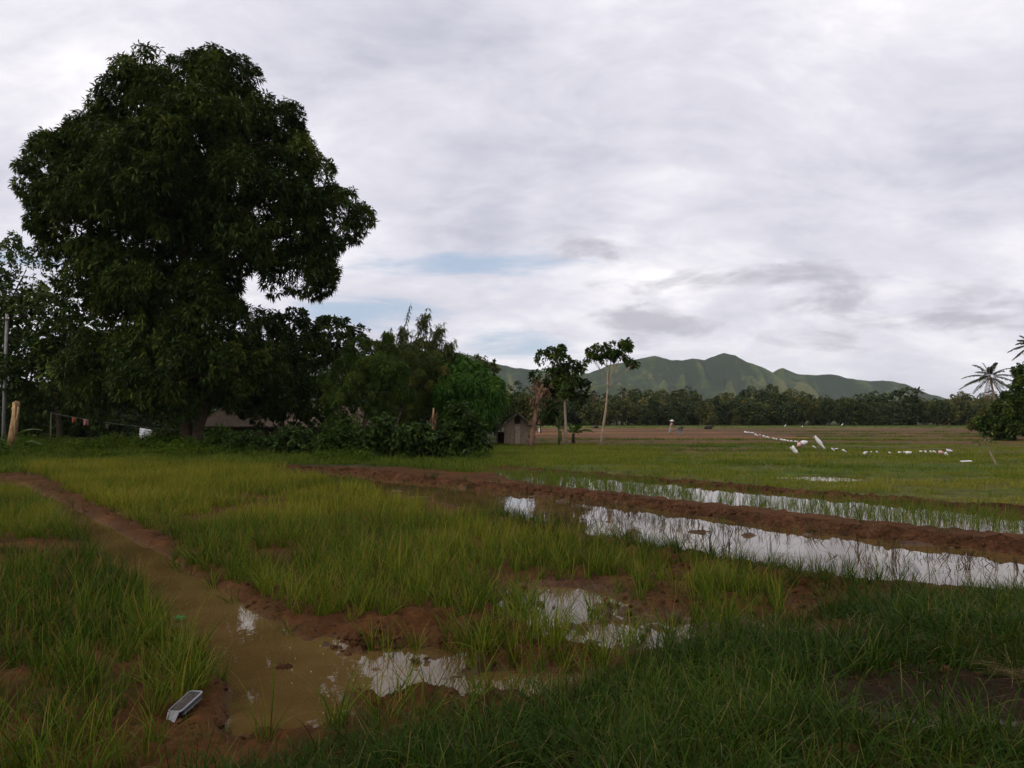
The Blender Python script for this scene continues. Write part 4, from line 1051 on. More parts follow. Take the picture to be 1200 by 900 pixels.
for px_, py_, w in [(872, 506.5, 3.5), (876, 507, 4.5), (880, 507.8, 3.5), (884, 509, 5), (889, 510, 3.5), (893.5, 510.8, 4.5), (898, 512.3, 4), (905, 513.8, 3.5), (909, 514.5, 3), (913.5, 515.2, 5), (918, 516, 4), (922, 516.8, 3.5), (926, 517.5, 3), (930.5, 518, 5.5)]:
    q = (px_ - 871) / (932 - 871); p = A0 + (A1 - A0) * q; Yq = p[1]; p = P(px_, py_ - .6, Yq); s_ = Yq / F
    strip('plastic_flag', 'small white plastic flag on the string across the brown field', 'flag', p, w * s_, 2.0 * s_ * rq.uniform(.55, 1.1), (1, rq.normal(0, .3), -.25 + rq.normal(0, .3)), M_WHITE, GA, int(px_))
for px_, py_, w in [(952, 522.5, 5), (974, 525, 5), (978, 526, 4), (987, 527, 6.5), (1012, 530.5, 4.5), (1020, 529.5, 3), (1026, 529, 3.5), (1041, 530, 4.5), (1052, 530, 4), (1058, 529.5, 3.5), (1077, 529, 3.5), (1083, 528.5, 3), (1089, 528.5, 3), (1093, 528.3, 4.5)]:
    q = (px_ - 940) / (1117 - 940); p = B0 + (B1 - B0) * q; Yq = p[1]; p = P(px_, py_, Yq); s_ = Yq / F
    strip('plastic_flag', 'small white plastic flag on the string across the green field', 'flag', p, w * s_, 2.2 * s_ * rq.uniform(.55, 1.1), (1, rq.normal(0, .3), -.2 + rq.normal(0, .3)), M_WHITE, GB, int(px_))
s45 = 45 / F; s41 = 41 / F
strip('plastic_sack', 'long white plastic sack blowing from the shorter stick', 'sack', P(927.5, 523, 44), 15 * s45, 5.5 * s45, (8, 0, -11.5), M_WHITE, None, 1)
strip('plastic_sack', 'long white plastic sack streaming from the taller stick', 'sack', P(954.5, 511, 44), 19 * s45, 4.2 * s45, (12, 0, -15), M_WHITE, None, 2)
strip('plastic_bag', 'crumpled pinkish plastic bag where the two strings meet', 'bag', P(934, 521, 45), 10 * s45, 6 * s45, (1, .2, -.1), M_PINK, None, 3)
strip('plastic_bag', 'white and larger crumpled bag where the two strings meet', 'bag', P(938, 519.5, 44.8), 9 * s45, 6 * s45, (1, .1, .15), M_WHITE, None, 4)
strip('plastic_bag', 'white torn bag hanging low on the crossing string', 'bag', P(1012, 530, 42.3), 5 * s41, 4.5 * s41, (.6, 0, -1), M_WHITE, None, 5)
strip('plastic_bag', 'wide white bag folded over the crossing string', 'bag', P(1061, 531, 41.3), 7 * s41, 4 * s41, (1, 0, .1), M_WHITE, None, 6)
strip('plastic_bag', 'round pale pink bag near the end of the crossing string', 'bag', P(1099, 530, 40.4), 6 * s41, 5 * s41, (1, 0, -.1), M_PINK, None, 7)
strip('plastic_bag', 'white bag at the top end of the crossing string', 'bag', P(1108, 527.5, 40.2), 8 * s41, 3.5 * s41, (1, 0, -.15), M_WHITE, None, 8)
strip('plastic_bag', 'white bag dangling from the end of the crossing string', 'bag', P(1107, 530, 40.2), 7 * s41, 3.5 * s41, (.7, 0, -1), M_WHITE, None, 9)
for (bx, by), (tx, ty), lab in [((867, 533), (867, 513), 'thin dark stick standing alone left of the flags'), ((930, 537), (927.5, 522.5), 'short stick holding the lower white sack'), ((964, 540), (954, 510.5), 'leaning stick holding the higher white sack'),
                                ((939, 536), (938.5, 518), 'stick where the two flag strings meet'), ((1018, 539), (1017, 529.5), 'thin stick under the middle of the crossing string'), ((1117, 541), (1117, 525.5), 'stick at the end of the crossing flag string')]:
    a = gbase(bx, by); stick('flag_stick', lab, 'stick', a, P(tx, ty, a[1]), .022)
a = gbase(871, 512); stick('flag_stick', 'far stick holding the start of the receding flag string', 'stick', np.array((A0[0], A0[1], gz(A0[0], A0[1]))), A0 + np.array((0, 0, .1)), .025)
a = gbase(1171, 546); a[2] -= .05
def twigs(t):
    e = P(1152, 513, a[1]) - a; mb = MB()
    for q in ((1141, 520), (1150, 508), (1168, 513), (1160, 517)): mb.tube(curve(e * .92, P(q[0], q[1], a[1]) - a, .05, 3), np.linspace(.018, .006, 4), 5)
    mb.build('twig', M_STICK, t)
    cen = np.array([e * 1.0 + rng.normal(0, .28, 3) * np.array((1.2, .6, .6)) for _ in range(26)]); V, Q, tv = whorls(cen, np.tile((0, 0, -1.0), (26, 1)), rng.uniform(0, 1, 26), 4, .14, .06, .4)
    me = raw_mesh('leaves', V, Q); fattr(me, 'tone', tv); link('leaves', me, M_SPARSE, t)
stick('leaning_branch', 'bent pale branch stuck upright in the green field with twigs', 'branch', a, P(1153, 513, a[1]), .045, M_PALE, twigs)
a = gbase(1133, 546); mb = MB(); mb.box((0, 0, 0), (.42, .2, .03), None, .02)
tag(mb.build('white_litter', M_WHITE, None, False, (a[0], a[1], a[2] + .16)), 'flat white scrap lying in the green field near the bent branch', 'litter')

# ------------------------------------------------------------------ farmer, machine, animals, birds far out
def skin(name, joints, edges, mat, parent, sub=1):
    me = bpy.data.meshes.new(name); me.from_pydata([j[:3] for j in joints], edges, []); me.update()
    o = link(name, me, mat, parent); md = o.modifiers.new('skin', 'SKIN'); md.use_smooth_shade = True
    for i, j in enumerate(joints): me.skin_vertices[0].data[i].radius = (j[3], j[3])
    me.skin_vertices[0].data[0].use_root = True
    o.modifiers.new('sub', 'SUBSURF').levels = sub; o.modifiers['sub'].render_levels = sub
    return o
b = gbase(786, 509.5)
t = thing('person', 'person in a white hat and dusty pink shirt working beside the black machine', 'person', tuple(b))
J = [(0, 0, .88, .13), (.04, 0, 1.10, .14), (.08, 0, 1.32, .13), (.12, 0, 1.44, .05), (.15, 0, 1.56, .095), (.17, 0, 1.62, .08),
     (.09, .18, 1.36, .06), (.28, .24, 1.15, .045), (.52, .2, 1.02, .035), (.60, .19, 1.00, .04),
     (.09, -.18, 1.36, .06), (.26, -.24, 1.12, .045), (.52, -.2, 1.00, .035), (.60, -.19, .98, .04),
     (-.02, .10, .82, .095), (.10, .12, .46, .065), (0, .12, .09, .045), (.13, .12, .04, .04),
     (-.02, -.10, .82, .095), (-.12, -.12, .47, .065), (-.26, -.12, .10, .045), (-.13, -.12, .05, .04)]
E = [(0, 1), (1, 2), (2, 3), (3, 4), (4, 5), (2, 6), (6, 7), (7, 8), (8, 9), (2, 10), (10, 11), (11, 12), (12, 13), (0, 14), (14, 15), (15, 16), (16, 17), (0, 18), (18, 19), (19, 20), (20, 21)]
skin('body', J, E, M_SKIN, t)
skin('shirt', [(0, 0, .84, .155), (.04, 0, 1.10, .165), (.08, 0, 1.33, .15), (.09, .19, 1.37, .08), (.22, .23, 1.22, .068), (.09, -.19, 1.37, .08), (.21, -.23, 1.20, .068)], [(0, 1), (1, 2), (2, 3), (3, 4), (2, 5), (5, 6)], M_SHIRT, t)
skin('trousers', [(0, 0, .90, .14), (-.02, .10, .80, .115), (.10, .12, .46, .085), (.02, .12, .18, .075), (-.02, -.10, .80, .115), (-.12, -.12, .47, .085), (-.24, -.12, .18, .075)], [(0, 1), (1, 2), (2, 3), (0, 4), (4, 5), (5, 6)], M_TROUS, t)
mb = MB(); mb.tube([(.16, 0, 1.60), (.16, 0, 1.63), (.165, 0, 1.68), (.165, 0, 1.76), (.165, 0, 1.78)], [.29, .28, .14, .11, .04], 14); mb.build('hat', M_WHITE, t, True)
bm_ = (b[0] + 1.15, b[1] + .1, gz(b[0] + 1.15, b[1] + .1))
t = thing('hand_tractor', 'black two wheeled hand tractor in front of the working person', 'machine', bm_)
mb = MB(); mb.box((0, 0, .62), (.62, .34, .30), None, .02); mb.box((.22, 0, .82), (.30, .26, .14), None, .015); eng = mb.build('engine', M_METAL, t)
mb = MB(); mb.tube([(.1, 0, .85), (.1, 0, 1.02), (.22, 0, 1.06)], [.03, .03, .03], 6); mb.build('exhaust', M_METAL, eng)
for yy in (-.32, .32):
    mb = MB(); mb.tube([(.0 + .32 * math.cos(q), yy, .32 + .32 * math.sin(q)) for q in np.linspace(0, 2 * math.pi, 17)], .03, 6)
    for q in np.linspace(0, 2 * math.pi, 9)[:-1]: mb.tube([(0, yy, .32), (.32 * math.cos(q), yy, .32 + .32 * math.sin(q))], .016, 4)
    mb.build('wheel', M_CONC, t)
    mb = MB(); mb.tube([(-.2, yy * .5, .6), (-.55, yy * .62, .95), (-.75, yy * .62, .98)], .022, 6); mb.build('handle', M_CONC, t)
mb = MB(); mb.tube([(0, -.32, .32), (0, .32, .32)], .03, 6); mb.box((0, 0, .42), (.5, .2, .10)); mb.build('axle', M_CONC, t)
def buffalo(px, py, rz, label):
    b = gbase(px, py); t = thing('water_buffalo', label, 'buffalo', tuple(b), rz)
    skin('body', [(-.05, 0, .34, .30), (.35, 0, .36, .28), (.62, 0, .42, .20), (.86, 0, .52, .13), (1.02, 0, .52, .12), (1.22, 0, .42, .075), (-.45, 0, .33, .27), (-.68, 0, .34, .16), (-.78, .05, .22, .03), (-.82, .08, .06, .02),
                  (.42, .26, .22, .10), (.72, .30, .07, .055), (.50, .34, .06, .05), (.42, -.26, .22, .10), (.72, -.30, .07, .055), (.50, -.34, .06, .05), (-.45, .28, .20, .13), (-.10, .38, .08, .06), (-.42, .42, .06, .045), (-.45, -.28, .20, .13), (-.10, -.38, .08, .06), (-.42, -.42, .06, .045)],
         [(0, 1), (1, 2), (2, 3), (3, 4), (4, 5), (0, 6), (6, 7), (7, 8), (8, 9), (1, 10), (10, 11), (11, 12), (1, 13), (13, 14), (14, 15), (6, 16), (16, 17), (17, 18), (6, 19), (19, 20), (20, 21)], M_HIDE, t)
    for s_ in (-1, 1):
        mb = MB(); mb.tube([(1.0, .08 * s_, .62), (.92, .26 * s_, .66), (.78, .36 * s_, .74)], [.04, .03, .01], 6); mb.build('horn', M_STICK, t, True)
        mb = MB(); mb.ball((.95, .2 * s_, .54), (.04, .1, .035), 7, 5); mb.build('ear', M_HIDE, t, True)
buffalo(830, 503.2, 0.3, 'dark water buffalo lying in the far field beyond the working person')
buffalo(698.5, 502.5, 1.75, 'dark water buffalo lying beyond the slender pale trunk')
def egret(px, py, label, h=.75):
    b = gbase(px, py); t = thing('egret', label, 'bird', tuple(b), 0.4); k = h / .75
    skin('body', [(0, 0, .38 * k, .085 * k), (.14 * k, 0, .46 * k, .06 * k), (.19 * k, 0, .56 * k, .03 * k), (.15 * k, 0, .66 * k, .028 * k), (.20 * k, 0, .73 * k, .035 * k), (-.18 * k, 0, .32 * k, .05 * k), (-.27 * k, 0, .27 * k, .02 * k)], [(0, 1), (1, 2), (2, 3), (3, 4), (0, 5), (5, 6)], M_FEATHER, t)
    mb = MB(); mb.tube([(.22 * k, 0, .73 * k), (.34 * k, 0, .71 * k)], [.015, .004], 5); mb.build('beak', M_TAN, t)
    for s_ in (-1, 1): mb = MB(); mb.tube([(.01, .04 * s_, .34 * k), (-.02, .04 * s_, .18 * k), (0, .04 * s_, -.02)], .010, 5); mb.build('leg', M_METAL, t)
egret(920, 501.5, 'white egret standing in the far field above the flag string')
egret(987, 500.5, 'white egret standing right at the foot of the far wood', .9)
egret(940, 502.0, 'small white egret feeding in the far field between the other two', .55)
a = gbase(632.5, 507.5); mb = MB(); mb.ball((0, 0, .30), (.17, .15, .34), 10, 8, .06); mb.tube([(0, 0, .58), (.02, 0, .70), (.03, 0, .74)], [.09, .05, .09], 8)
tag(mb.build('white_sack', M_WHITE, None, True, tuple(a)), 'white upright sack standing behind the lopped brown trunk', 'sack')

# ------------------------------------------------------------------ grass, rice and weeds
def blades(n, rad, h, hv, w, lean, curl, seg, seed, lo=.2):
    r_ = np.random.default_rng(seed); V, Q, C = [], [], []
    for i in range(n):
        an = r_.uniform(0, 6.283); rr = rad * math.sqrt(r_.random()); b0 = np.array((math.cos(an) * rr, math.sin(an) * rr, -.03))
        a2 = an + r_.normal(0, .9); d = np.array((math.cos(a2), math.sin(a2), 0)); side = np.array((-d[1], d[0], 0)); q = r_.uniform(-.6, .6); side = side * math.cos(q) + d * math.sin(q)
        L = h * r_.uniform(1 - hv, 1 + hv); ln = lean * r_.uniform(lo, 1.3 if lo < .5 else 1.05); cu = curl * r_.uniform(.1, 1.5); o = len(V); vc = r_.random(); p = b0.copy(); th = ln
        for s_ in range(seg + 1):
            t_ = s_ / seg; ww = w * (1 - t_ ** 2.2) * r_.uniform(.95, 1.05) / 2 + .0004
            V += [p - side * ww, p + side * ww]; C += [min(.85, vc) + (.12 * max(0, t_ - .45) / .55 if vc > .45 else 0), ] * 2
            th += cu / seg; p = p + (d * math.sin(th) + np.array((0, 0, math.cos(th)))) * L / seg
        for s_ in range(seg): a = o + s_ * 2; Q.append((a, a + 1, a + 3, a + 2))
    return np.array(V), np.array(Q), np.array(C)
def scatter(name, label, cat, pts, temps, mat, tone, scl, tilt=.12):
    n = len(pts); Vs, Qs, tm, vc, off = [], [], [], [], 0
    for k, (V, Q, C) in enumerate(temps):
        Vs.append(V); Qs.append(Q + off); off += len(V); tm.append(np.full(len(V), k)); vc.append(C)
    Vs.append(pts); tm.append(np.full(n, -1)); vc.append(np.zeros(n)); nt = off
    me = raw_mesh(name, np.vstack(Vs), np.vstack(Qs))
    def full(a, w=1):
        z = np.zeros((nt + n, w), np.float32); z[nt:] = np.asarray(a).reshape(n, w); return z.ravel()
    for nm, a in (('tm', np.concatenate(tm)), ('pick', np.concatenate([np.zeros(nt), rng.integers(0, len(temps), n)]))):
        at = me.attributes.new(nm, 'INT', 'POINT'); at.data.foreach_set('value', a.astype(np.int32))
    fattr(me, 'vc', np.concatenate(vc), 'POINT'); fattr(me, 'tone', full(tone), 'POINT'); fattr(me, 'scl', full(scl), 'POINT')
    rot = np.stack([rng.normal(0, tilt, n), rng.normal(0, tilt, n), rng.uniform(0, 6.283, n)], 1)
    at = me.attributes.new('rot', 'FLOAT_VECTOR', 'POINT'); at.data.foreach_set('vector', full(rot, 3))
    o = link(name, me, mat); tag(o, label, cat, kind='stuff')
    ng = bpy.data.node_groups.new(name + '_spread', 'GeometryNodeTree')
    ng.interface.new_socket('Geometry', in_out='INPUT', socket_type='NodeSocketGeometry'); ng.interface.new_socket('Geometry', in_out='OUTPUT', socket_type='NodeSocketGeometry')
    N, Lk = ng.nodes, ng.links; gi = N.new('NodeGroupInput'); go = N.new('NodeGroupOutput')
    def named(nm, ty): q = N.new('GeometryNodeInputNamedAttribute'); q.data_type = ty; q.inputs[0].default_value = nm; return q.outputs[0]
    tmn = named('tm', 'INT')
    def sel(k):
        c = N.new('FunctionNodeCompare'); c.data_type = 'INT'; c.operation = 'EQUAL'; Lk.new(tmn, c.inputs[2]); c.inputs[3].default_value = k
        sp_ = N.new('GeometryNodeSeparateGeometry'); sp_.domain = 'POINT'; Lk.new(gi.outputs[0], sp_.inputs[0]); Lk.new(c.outputs[0], sp_.inputs[1]); return sp_.outputs[0]
    g2i = N.new('GeometryNodeGeometryToInstance')
    for k in range(len(temps)):
        g1 = N.new('GeometryNodeGeometryToInstance'); Lk.new(sel(k), g1.inputs[0])
        if k == 0: jn = N.new('GeometryNodeJoinGeometry')
        Lk.new(g1.outputs[0], jn.inputs[0])
    iop = N.new('GeometryNodeInstanceOnPoints'); Lk.new(sel(-1), iop.inputs['Points']); Lk.new(jn.outputs[0], iop.inputs['Instance'])
    iop.inputs['Pick Instance'].default_value = True; Lk.new(named('pick', 'INT'), iop.inputs['Instance Index'])
    e2r = N.new('FunctionNodeEulerToRotation'); Lk.new(named('rot', 'FLOAT_VECTOR'), e2r.inputs[0]); Lk.new(e2r.outputs[0], iop.inputs['Rotation'])
    Lk.new(named('scl', 'FLOAT'), iop.inputs['Scale']); Lk.new(iop.outputs[0], go.inputs[0])
    md = o.modifiers.new('spread', 'NODES'); md.node_group = ng
    return o
def sample(poly, dens):
    poly = np.asarray(poly); lo, hi = poly.min(0), poly.max(0); n = int(np.prod(hi - lo) * dens)
    x = rng.uniform(lo[0], hi[0], n); y = rng.uniform(lo[1], hi[1], n); m = inpoly(x, y, poly)
    return x[m], y[m]
M_RICE = blademat('rice_blade', [(0.15, (0.010, 0.030, 0.003)), (0.46, (0.062, 0.104, 0.008)), (0.82, (0.205, 0.198, 0.022))], .3, .5, (0.19, 0.120, 0.035))
M_BANKG = blademat('bank_grass_blade', [(0.15, (0.006, 0.018, 0.002)), (0.5, (0.024, 0.050, 0.004)), (0.85, (0.085, 0.108, 0.014))], .22, .5, (0.14, 0.105, 0.04))
M_SEED = blademat('seedling_blade', [(0.1, (0.030, 0.058, 0.008)), (0.5, (0.072, 0.115, 0.014)), (0.9, (0.130, 0.165, 0.026))], .3)
M_FIELD = blademat('field_grass_blade', [(0.10, (0.020, 0.040, 0.005)), (0.34, (0.066, 0.112, 0.010)), (0.52, (0.110, 0.146, 0.014)), (0.75, (0.215, 0.190, 0.028))], .3)
M_STUB = blademat('stubble_blade', [(0.1, (0.022, 0.018, 0.012)), (0.9, (0.075, 0.055, 0.030))], .1)
M_MUDG = blademat('mud_growth_blade', [(0.15, (0.040, 0.024, 0.012)), (0.45, (0.036, 0.050, 0.010)), (0.85, (0.080, 0.090, 0.020))], .15)
M_STRAW = blademat('straw_blade', [(0.1, (0.08, 0.05, 0.022)), (0.9, (0.20, 0.13, 0.06))], .15)
T_RICE = [blades(15, .05, .38, .45, .0075, .20, .95, 5, 10 + i) for i in range(8)]
T_RICE_FAR = [blades(16, .13, .38, .35, .014, .18, .7, 3, 30 + i) for i in range(5)]
T_BANK = [blades(22, .13, .26, .5, .0055, .45, 1.9, 6, 50 + i) for i in range(7)]
T_SEED = [blades(6, .05, .26, .4, .007, .2, .6, 4, 70 + i) for i in range(5)]
T_FIELD = [blades(40, .42, .17, .5, .013, .3, .8, 3, 90 + i) for i in range(6)]
T_STUB = [blades(4, .05, .16, .6, .009, .5, .9, 3, 110 + i) for i in range(5)]
T_STRAW = [blades(22, .14, .55, .4, .005, 1.5, .15, 5, 130 + i, .92) for i in range(4)]

def rice(name, label, poly, dens, temps, cut, bright=0.0, ymin=0, ymax=1e9, sc=1.0):
    x, y = sample(poly, dens); m = (y > ymin) & (y <= ymax); x, y = x[m], y[m]
    z, r = gheight(x, y, True); bare = fbm(x * .9, y * .9, 3, 88)
    ok = (r['chan'] < .35) & (r['pud'] < .25) & (z > LEVEL - .02) & (bare > cut) & (r['b0'] > .25)
    ok &= (rng.random(len(x)) > r['pud2'] * .8) & (ell(x, y, 226, 846, 36, 24) > 1)
    x, y, z, bare = x[ok], y[ok], z[ok], bare[ok]
    tn = np.clip(.05 + 1.05 * fbm(x * .45, y * .45, 4, 14) + bright + .18 * sstep(y, 9, 20) - .08 + rng.normal(0, .07, len(x)), 0, 1)
    scl = sc * (.70 + .6 * fbm(x * .7, y * .7, 3, 15)) * rng.uniform(.75, 1.2, len(x)) * (0.75 + .25 * sstep(bare, cut, cut + .15))
    scatter(name, label, 'rice', np.stack([x, y, z], 1), temps, M_RICE, tn, scl)
rice('rice_plants', 'yellow green young rice filling the field between ditch and paddies', RICE_M, 42, T_RICE, .33, .0, 0, 15, .9)
rice('rice_plants', 'yellow green rice in the back of the field towards the trees', RICE_M, 22, T_RICE_FAR, .31, .07, 15, 60, .9)
rice('rice_plants', 'rice growing on the far bank of the ditch next to the plastic tray', RICE_L, 46, T_RICE, .25, -.12, 0, 60, .84)
# muddy margin with loose tufts
def loose():
    poly = G2([(150, 640), (420, 700), (900, 690), (930, 720), (600, 840), (180, 905), (150, 760)])
    x, y = sample(poly, 32); z, r = gheight(x, y, True); ok = (z > LEVEL - .075) & (fbm(x * 1.6, y * 1.6, 3, 55) > .44) & (r['bank'] < .2) & (ell(x, y, 226, 846, 36, 24) > 1) & ((r['pud'] < .8) | (rng.random(len(x)) < .10))
    x, y, z = x[ok], y[ok], z[ok]
    scatter('loose_rice', 'scattered rice tufts in the mud around the puddles', 'rice', np.stack([x, y, z], 1), T_RICE, M_RICE, np.clip(rng.normal(.42, .12, len(x)), 0, 1), rng.uniform(.5, 1.1, len(x)), .2)
loose()
def mud_growth():
    poly = G2([(-300, 560), (60, 556), (420, 700), (700, 640), (1200, 690), (1250, 740), (600, 860), (150, 920), (-300, 920)])
    x, y = sample(poly, 26); z, r = gheight(x, y, True); ok = (z > LEVEL) & (r['bank'] < .3) & (fbm(x * 1.3, y * 1.3, 3, 58) > .42); x, y, z = x[ok], y[ok], z[ok]
    scatter('mud_growth', 'short stubble, sprouts and rotting stalks on the bare mud', 'stubble', np.stack([x, y, z], 1), T_STUB + T_SEED[:2] + T_BANK[:1], M_MUDG, np.clip(rng.normal(.5, .22, len(x)), 0, 1), rng.uniform(.25, .75, len(x)), .4)
mud_growth()
# grass on the near bank
def bankgrass():
    poly = np.array([(-4.5, 2.0), (9.5, 2.0), (16, 6), (16, 12), (-4.5, 12)])
    x, y = sample(poly, 130); z, r = gheight(x, y, True); d = r['bank'] + .35 * (fbm(x * 1.5, y * 1.5, 3, 8) - .5)
    dirt = sstep(ell(x, y, 1130, 838, 150, 54, .3), 1.5, .5) + .6 * sstep(ell(x, y, 1000, 815, 80, 24, .3), 1.3, .3)
    ok = (d > -.05) & (rng.random(len(x)) > dirt * .93) & (fbm(x * 1.1, y * 1.1, 3, 66) > .34)
    x, y, z, d = x[ok], y[ok], z[ok], d[ok]
    tn = np.clip(.20 + .62 * fbm(x * .8, y * .8, 4, 24) + rng.normal(0, .08, len(x)), 0, 1)
    scl = (.65 + .7 * fbm(x * .9, y * .9, 3, 25)) * rng.uniform(.7, 1.2, len(x))
    scatter('bank_grass', 'long dark green grass covering the near bank', 'grass', np.stack([x, y, z], 1), T_BANK, M_BANKG, tn, scl, .2)
bankgrass()
# grass and weeds on the narrow near bund and on the edges of the big bunds
def edgegrass():
    xs, ys = [], []
    for line, dens, sd, lo, hi in ((BUND0, 60, .38, 0, 60), (BUND1, 4, .55, 0, 45), (BUND2, 5, .5, 0, 60)):
        q, t_ = resample(line, 1.0 / dens); o = rng.normal(0, sd, (len(q), 2)); xs.append(q[:, 0] + o[:, 0]); ys.append(q[:, 1] + o[:, 1])
    x, y = np.concatenate(xs), np.concatenate(ys); z, r = gheight(x, y, True); ok = fbm(x * .8, y * .8, 3, 91) > .46
    hgt = np.where(r['b1'] < .5, .10, np.where(r['b2'] < .45, .07, 0)); x, y, z = x[ok], y[ok], (z + hgt)[ok]
    scatter('bund_grass', 'tufts of grass and weeds growing along the earth bunds', 'grass', np.stack([x, y, z], 1), T_BANK + T_RICE, M_BANKG, np.clip(rng.normal(.55, .15, len(x)), 0, 1), rng.uniform(.4, 1.0, len(x)), .2)
edgegrass()
def flooded():
    x, y = sample(PAD2, 30); z, r = gheight(x, y, True); k = fbm(x * .30, y * .5, 3, 71); px = x / y * F + 600
    thr = .40 + .10 * sstep(px, 640, 800); ok = ((k > thr) | (rng.random(len(x)) < .25)) & (r['b1'] > .35) & (r['b2'] > .3); x, y = x[ok], y[ok]
    scatter('rice_seedlings', 'thin green rice seedlings standing in the flooded paddy behind the red bund', 'rice', np.stack([x, y, np.full(len(x), LEVEL)], 1), T_SEED, M_SEED, np.clip(rng.normal(.5, .14, len(x)), 0, 1), rng.uniform(.7, 1.25, len(x)), .12)
    x, y = sample(PAD1, 22); k = fbm(x * .5, y * .8, 3, 72); px = x / y * F + 600
    ok = (k > .42) & ((px > 590) | (rng.random(len(x)) < .5)); x, y = x[ok], y[ok]
    scatter('paddy_stubble', 'dark thin stubble and weeds poking out of the near flooded paddy', 'stubble', np.stack([x, y, np.full(len(x), LEVEL)], 1), T_STUB + T_SEED[:2], M_STUB, np.clip(rng.normal(.5, .2, len(x)), 0, 1), rng.uniform(.4, 1.35, len(x)), .3)
    px = x / y * F + 600; m = (rng.random(len(x)) < np.where(px < 590, .30, .12)); x, y = x[m], y[m]
    scatter('paddy_weeds', 'sparse green weeds in the near flooded paddy', 'weeds', np.stack([x + .1, y, np.full(len(x), LEVEL)], 1), T_SEED, M_SEED, np.clip(rng.normal(.3, .15, len(x)), 0, 1), rng.uniform(.5, 1.0, len(x)), .2)
flooded()
def field():
    q, _ = resample(BUND2, .5); poly = np.vstack([q[(q[:, 1] > 12)], [(75, 30), (75, 74), (-6, 74), (-6, 46)]])
    x, y = sample(poly, 7.0); z, r = gheight(x, y, True); k = fbm(x * .12, y * .5, 4, 21)
    rt = sstep(x / y, .24, .34) * .05; thin = sstep(y, 40, 47) * sstep(fbm(x * .04, y * .22, 3, 37) + rt, .38, .50); ok = (z > LEVEL) & (rng.random(len(x)) > thin * .95) & (r['b2'] > .4) & (rng.random(len(x)) > .7 * sstep(fbm(x * .3, y * .6, 3, 64), .5, .62)); x, y, z, k = x[ok], y[ok], z[ok], k[ok]
    tn = np.clip(.02 + 1.35 * (fbm(x * .08, y * .45, 4, 21) - .25) + .2 * sstep(fbm(x * .04, y * .2, 2, 19), .45, .6) + rng.normal(0, .06, len(x)), 0, 1)
    scatter('field_grass', 'low green grass of the open field behind the second bund', 'grass', np.stack([x, y, z], 1), T_FIELD, M_FIELD, tn, rng.uniform(.5, 1.1, len(x)), .1)
    # grassy dividing lines and far weeds
    xs, ys = [], []
    for y0, x0, x1, sl in ((33, 5, 60, -.10), (39, -2, 60, .05), (47, 0, 70, -.05), (57, 0, 80, .04), (70, 5, 85, -.03), (82, 30, 95, .02), (96, 35, 110, 0), (112, 35, 120, 0), (155, 5, 150, 0), (175, 0, 170, 0), (197, 0, 180, 0)):
        n = int((x1 - x0) * 5); xx = rng.uniform(x0, x1, n); yy = y0 + sl * (xx - 20) + rng.normal(0, .4 + y0 * .004, n) + 2.5 * (fbm(xx * .05, xx * 0 + y0, 2, 3) - .5); kk = fbm(xx * .1, yy * .1, 3, int(y0)) > .42; xs.append(xx[kk]); ys.append(yy[kk])
    x, y = np.concatenate(xs), np.concatenate(ys); z = gheight(x, y)
    scatter('field_margin_grass', 'darker grass along the low dividing lines of the open fields', 'grass', np.stack([x, y, z], 1), T_FIELD, M_FIELD, np.clip(rng.normal(.28, .1, len(x)), 0, 1), rng.uniform(.9, 1.6, len(x)), .1)
    # grass in front of the trees on the left, and around the hut
    poly = G2([(-400, 556), (-30, 556), (30, 556), (120, 547), (250, 546), (330, 546), (420, 545), (560, 556), (590, 548), (760, 545), (780, 527), (640, 521), (575, 522), (560, 534), (440, 533), (320, 528), (200, 520), (-400, 520)])
    x, y = sample(poly, 9); z, r = gheight(x, y, True); ok = (r['b1'] > .5) & (z > LEVEL); x, y, z = x[ok], y[ok], z[ok]; px = x / y * F + 600
    tn = np.clip(.02 + .32 * fbm(x * .4, y * .4, 3, 29) + .38 * sstep(px, 520, 640) + rng.normal(0, .06, len(x)), 0, 1)
    scatter('verge_grass', 'deep green grass and weeds in front of the trees and the hut', 'grass', np.stack([x, y, z], 1), T_FIELD, M_FIELD, tn, rng.uniform(.7, 1.5, len(x)) * np.where(px < 560, .95, .75), .12)
field()
def verge_weeds():
    temps = []
    for i in range(5):
        n = 26; c = rng.normal(0, 1, (n, 3)) * np.array((.22, .22, .16)) + np.array((0, 0, .30)); V, Q, tv = whorls(c, unit(c * (1, 1, .3) + np.array((0, 0, .3))), rng.uniform(0, 1, n), 5, .13, .055, .3)
        temps.append((V, Q, np.repeat(tv, 4) * .84))
    poly = G2([(-400, 541), (60, 540), (200, 540), (330, 542), (440, 545), (560, 547), (575, 536), (440, 532), (320, 526), (200, 521), (60, 524), (-400, 524)])
    x, y = sample(poly, 3.4); z, r = gheight(x, y, True); ok = (fbm(x * .5, y * .5, 3, 81) > .47) & (r['b1'] > .7); x, y, z = x[ok], y[ok], z[ok]
    scatter('verge_weeds', 'leafy weeds growing rank in front of the trees', 'weeds', np.stack([x, y, z], 1), temps, M_FIELD, np.clip(rng.normal(.10, .08, len(x)), 0, 1), rng.uniform(.35, 1.0, len(x)) * (.5 + .9 * fbm(x * .3, y * .3, 2, 4)), .2)
verge_weeds()
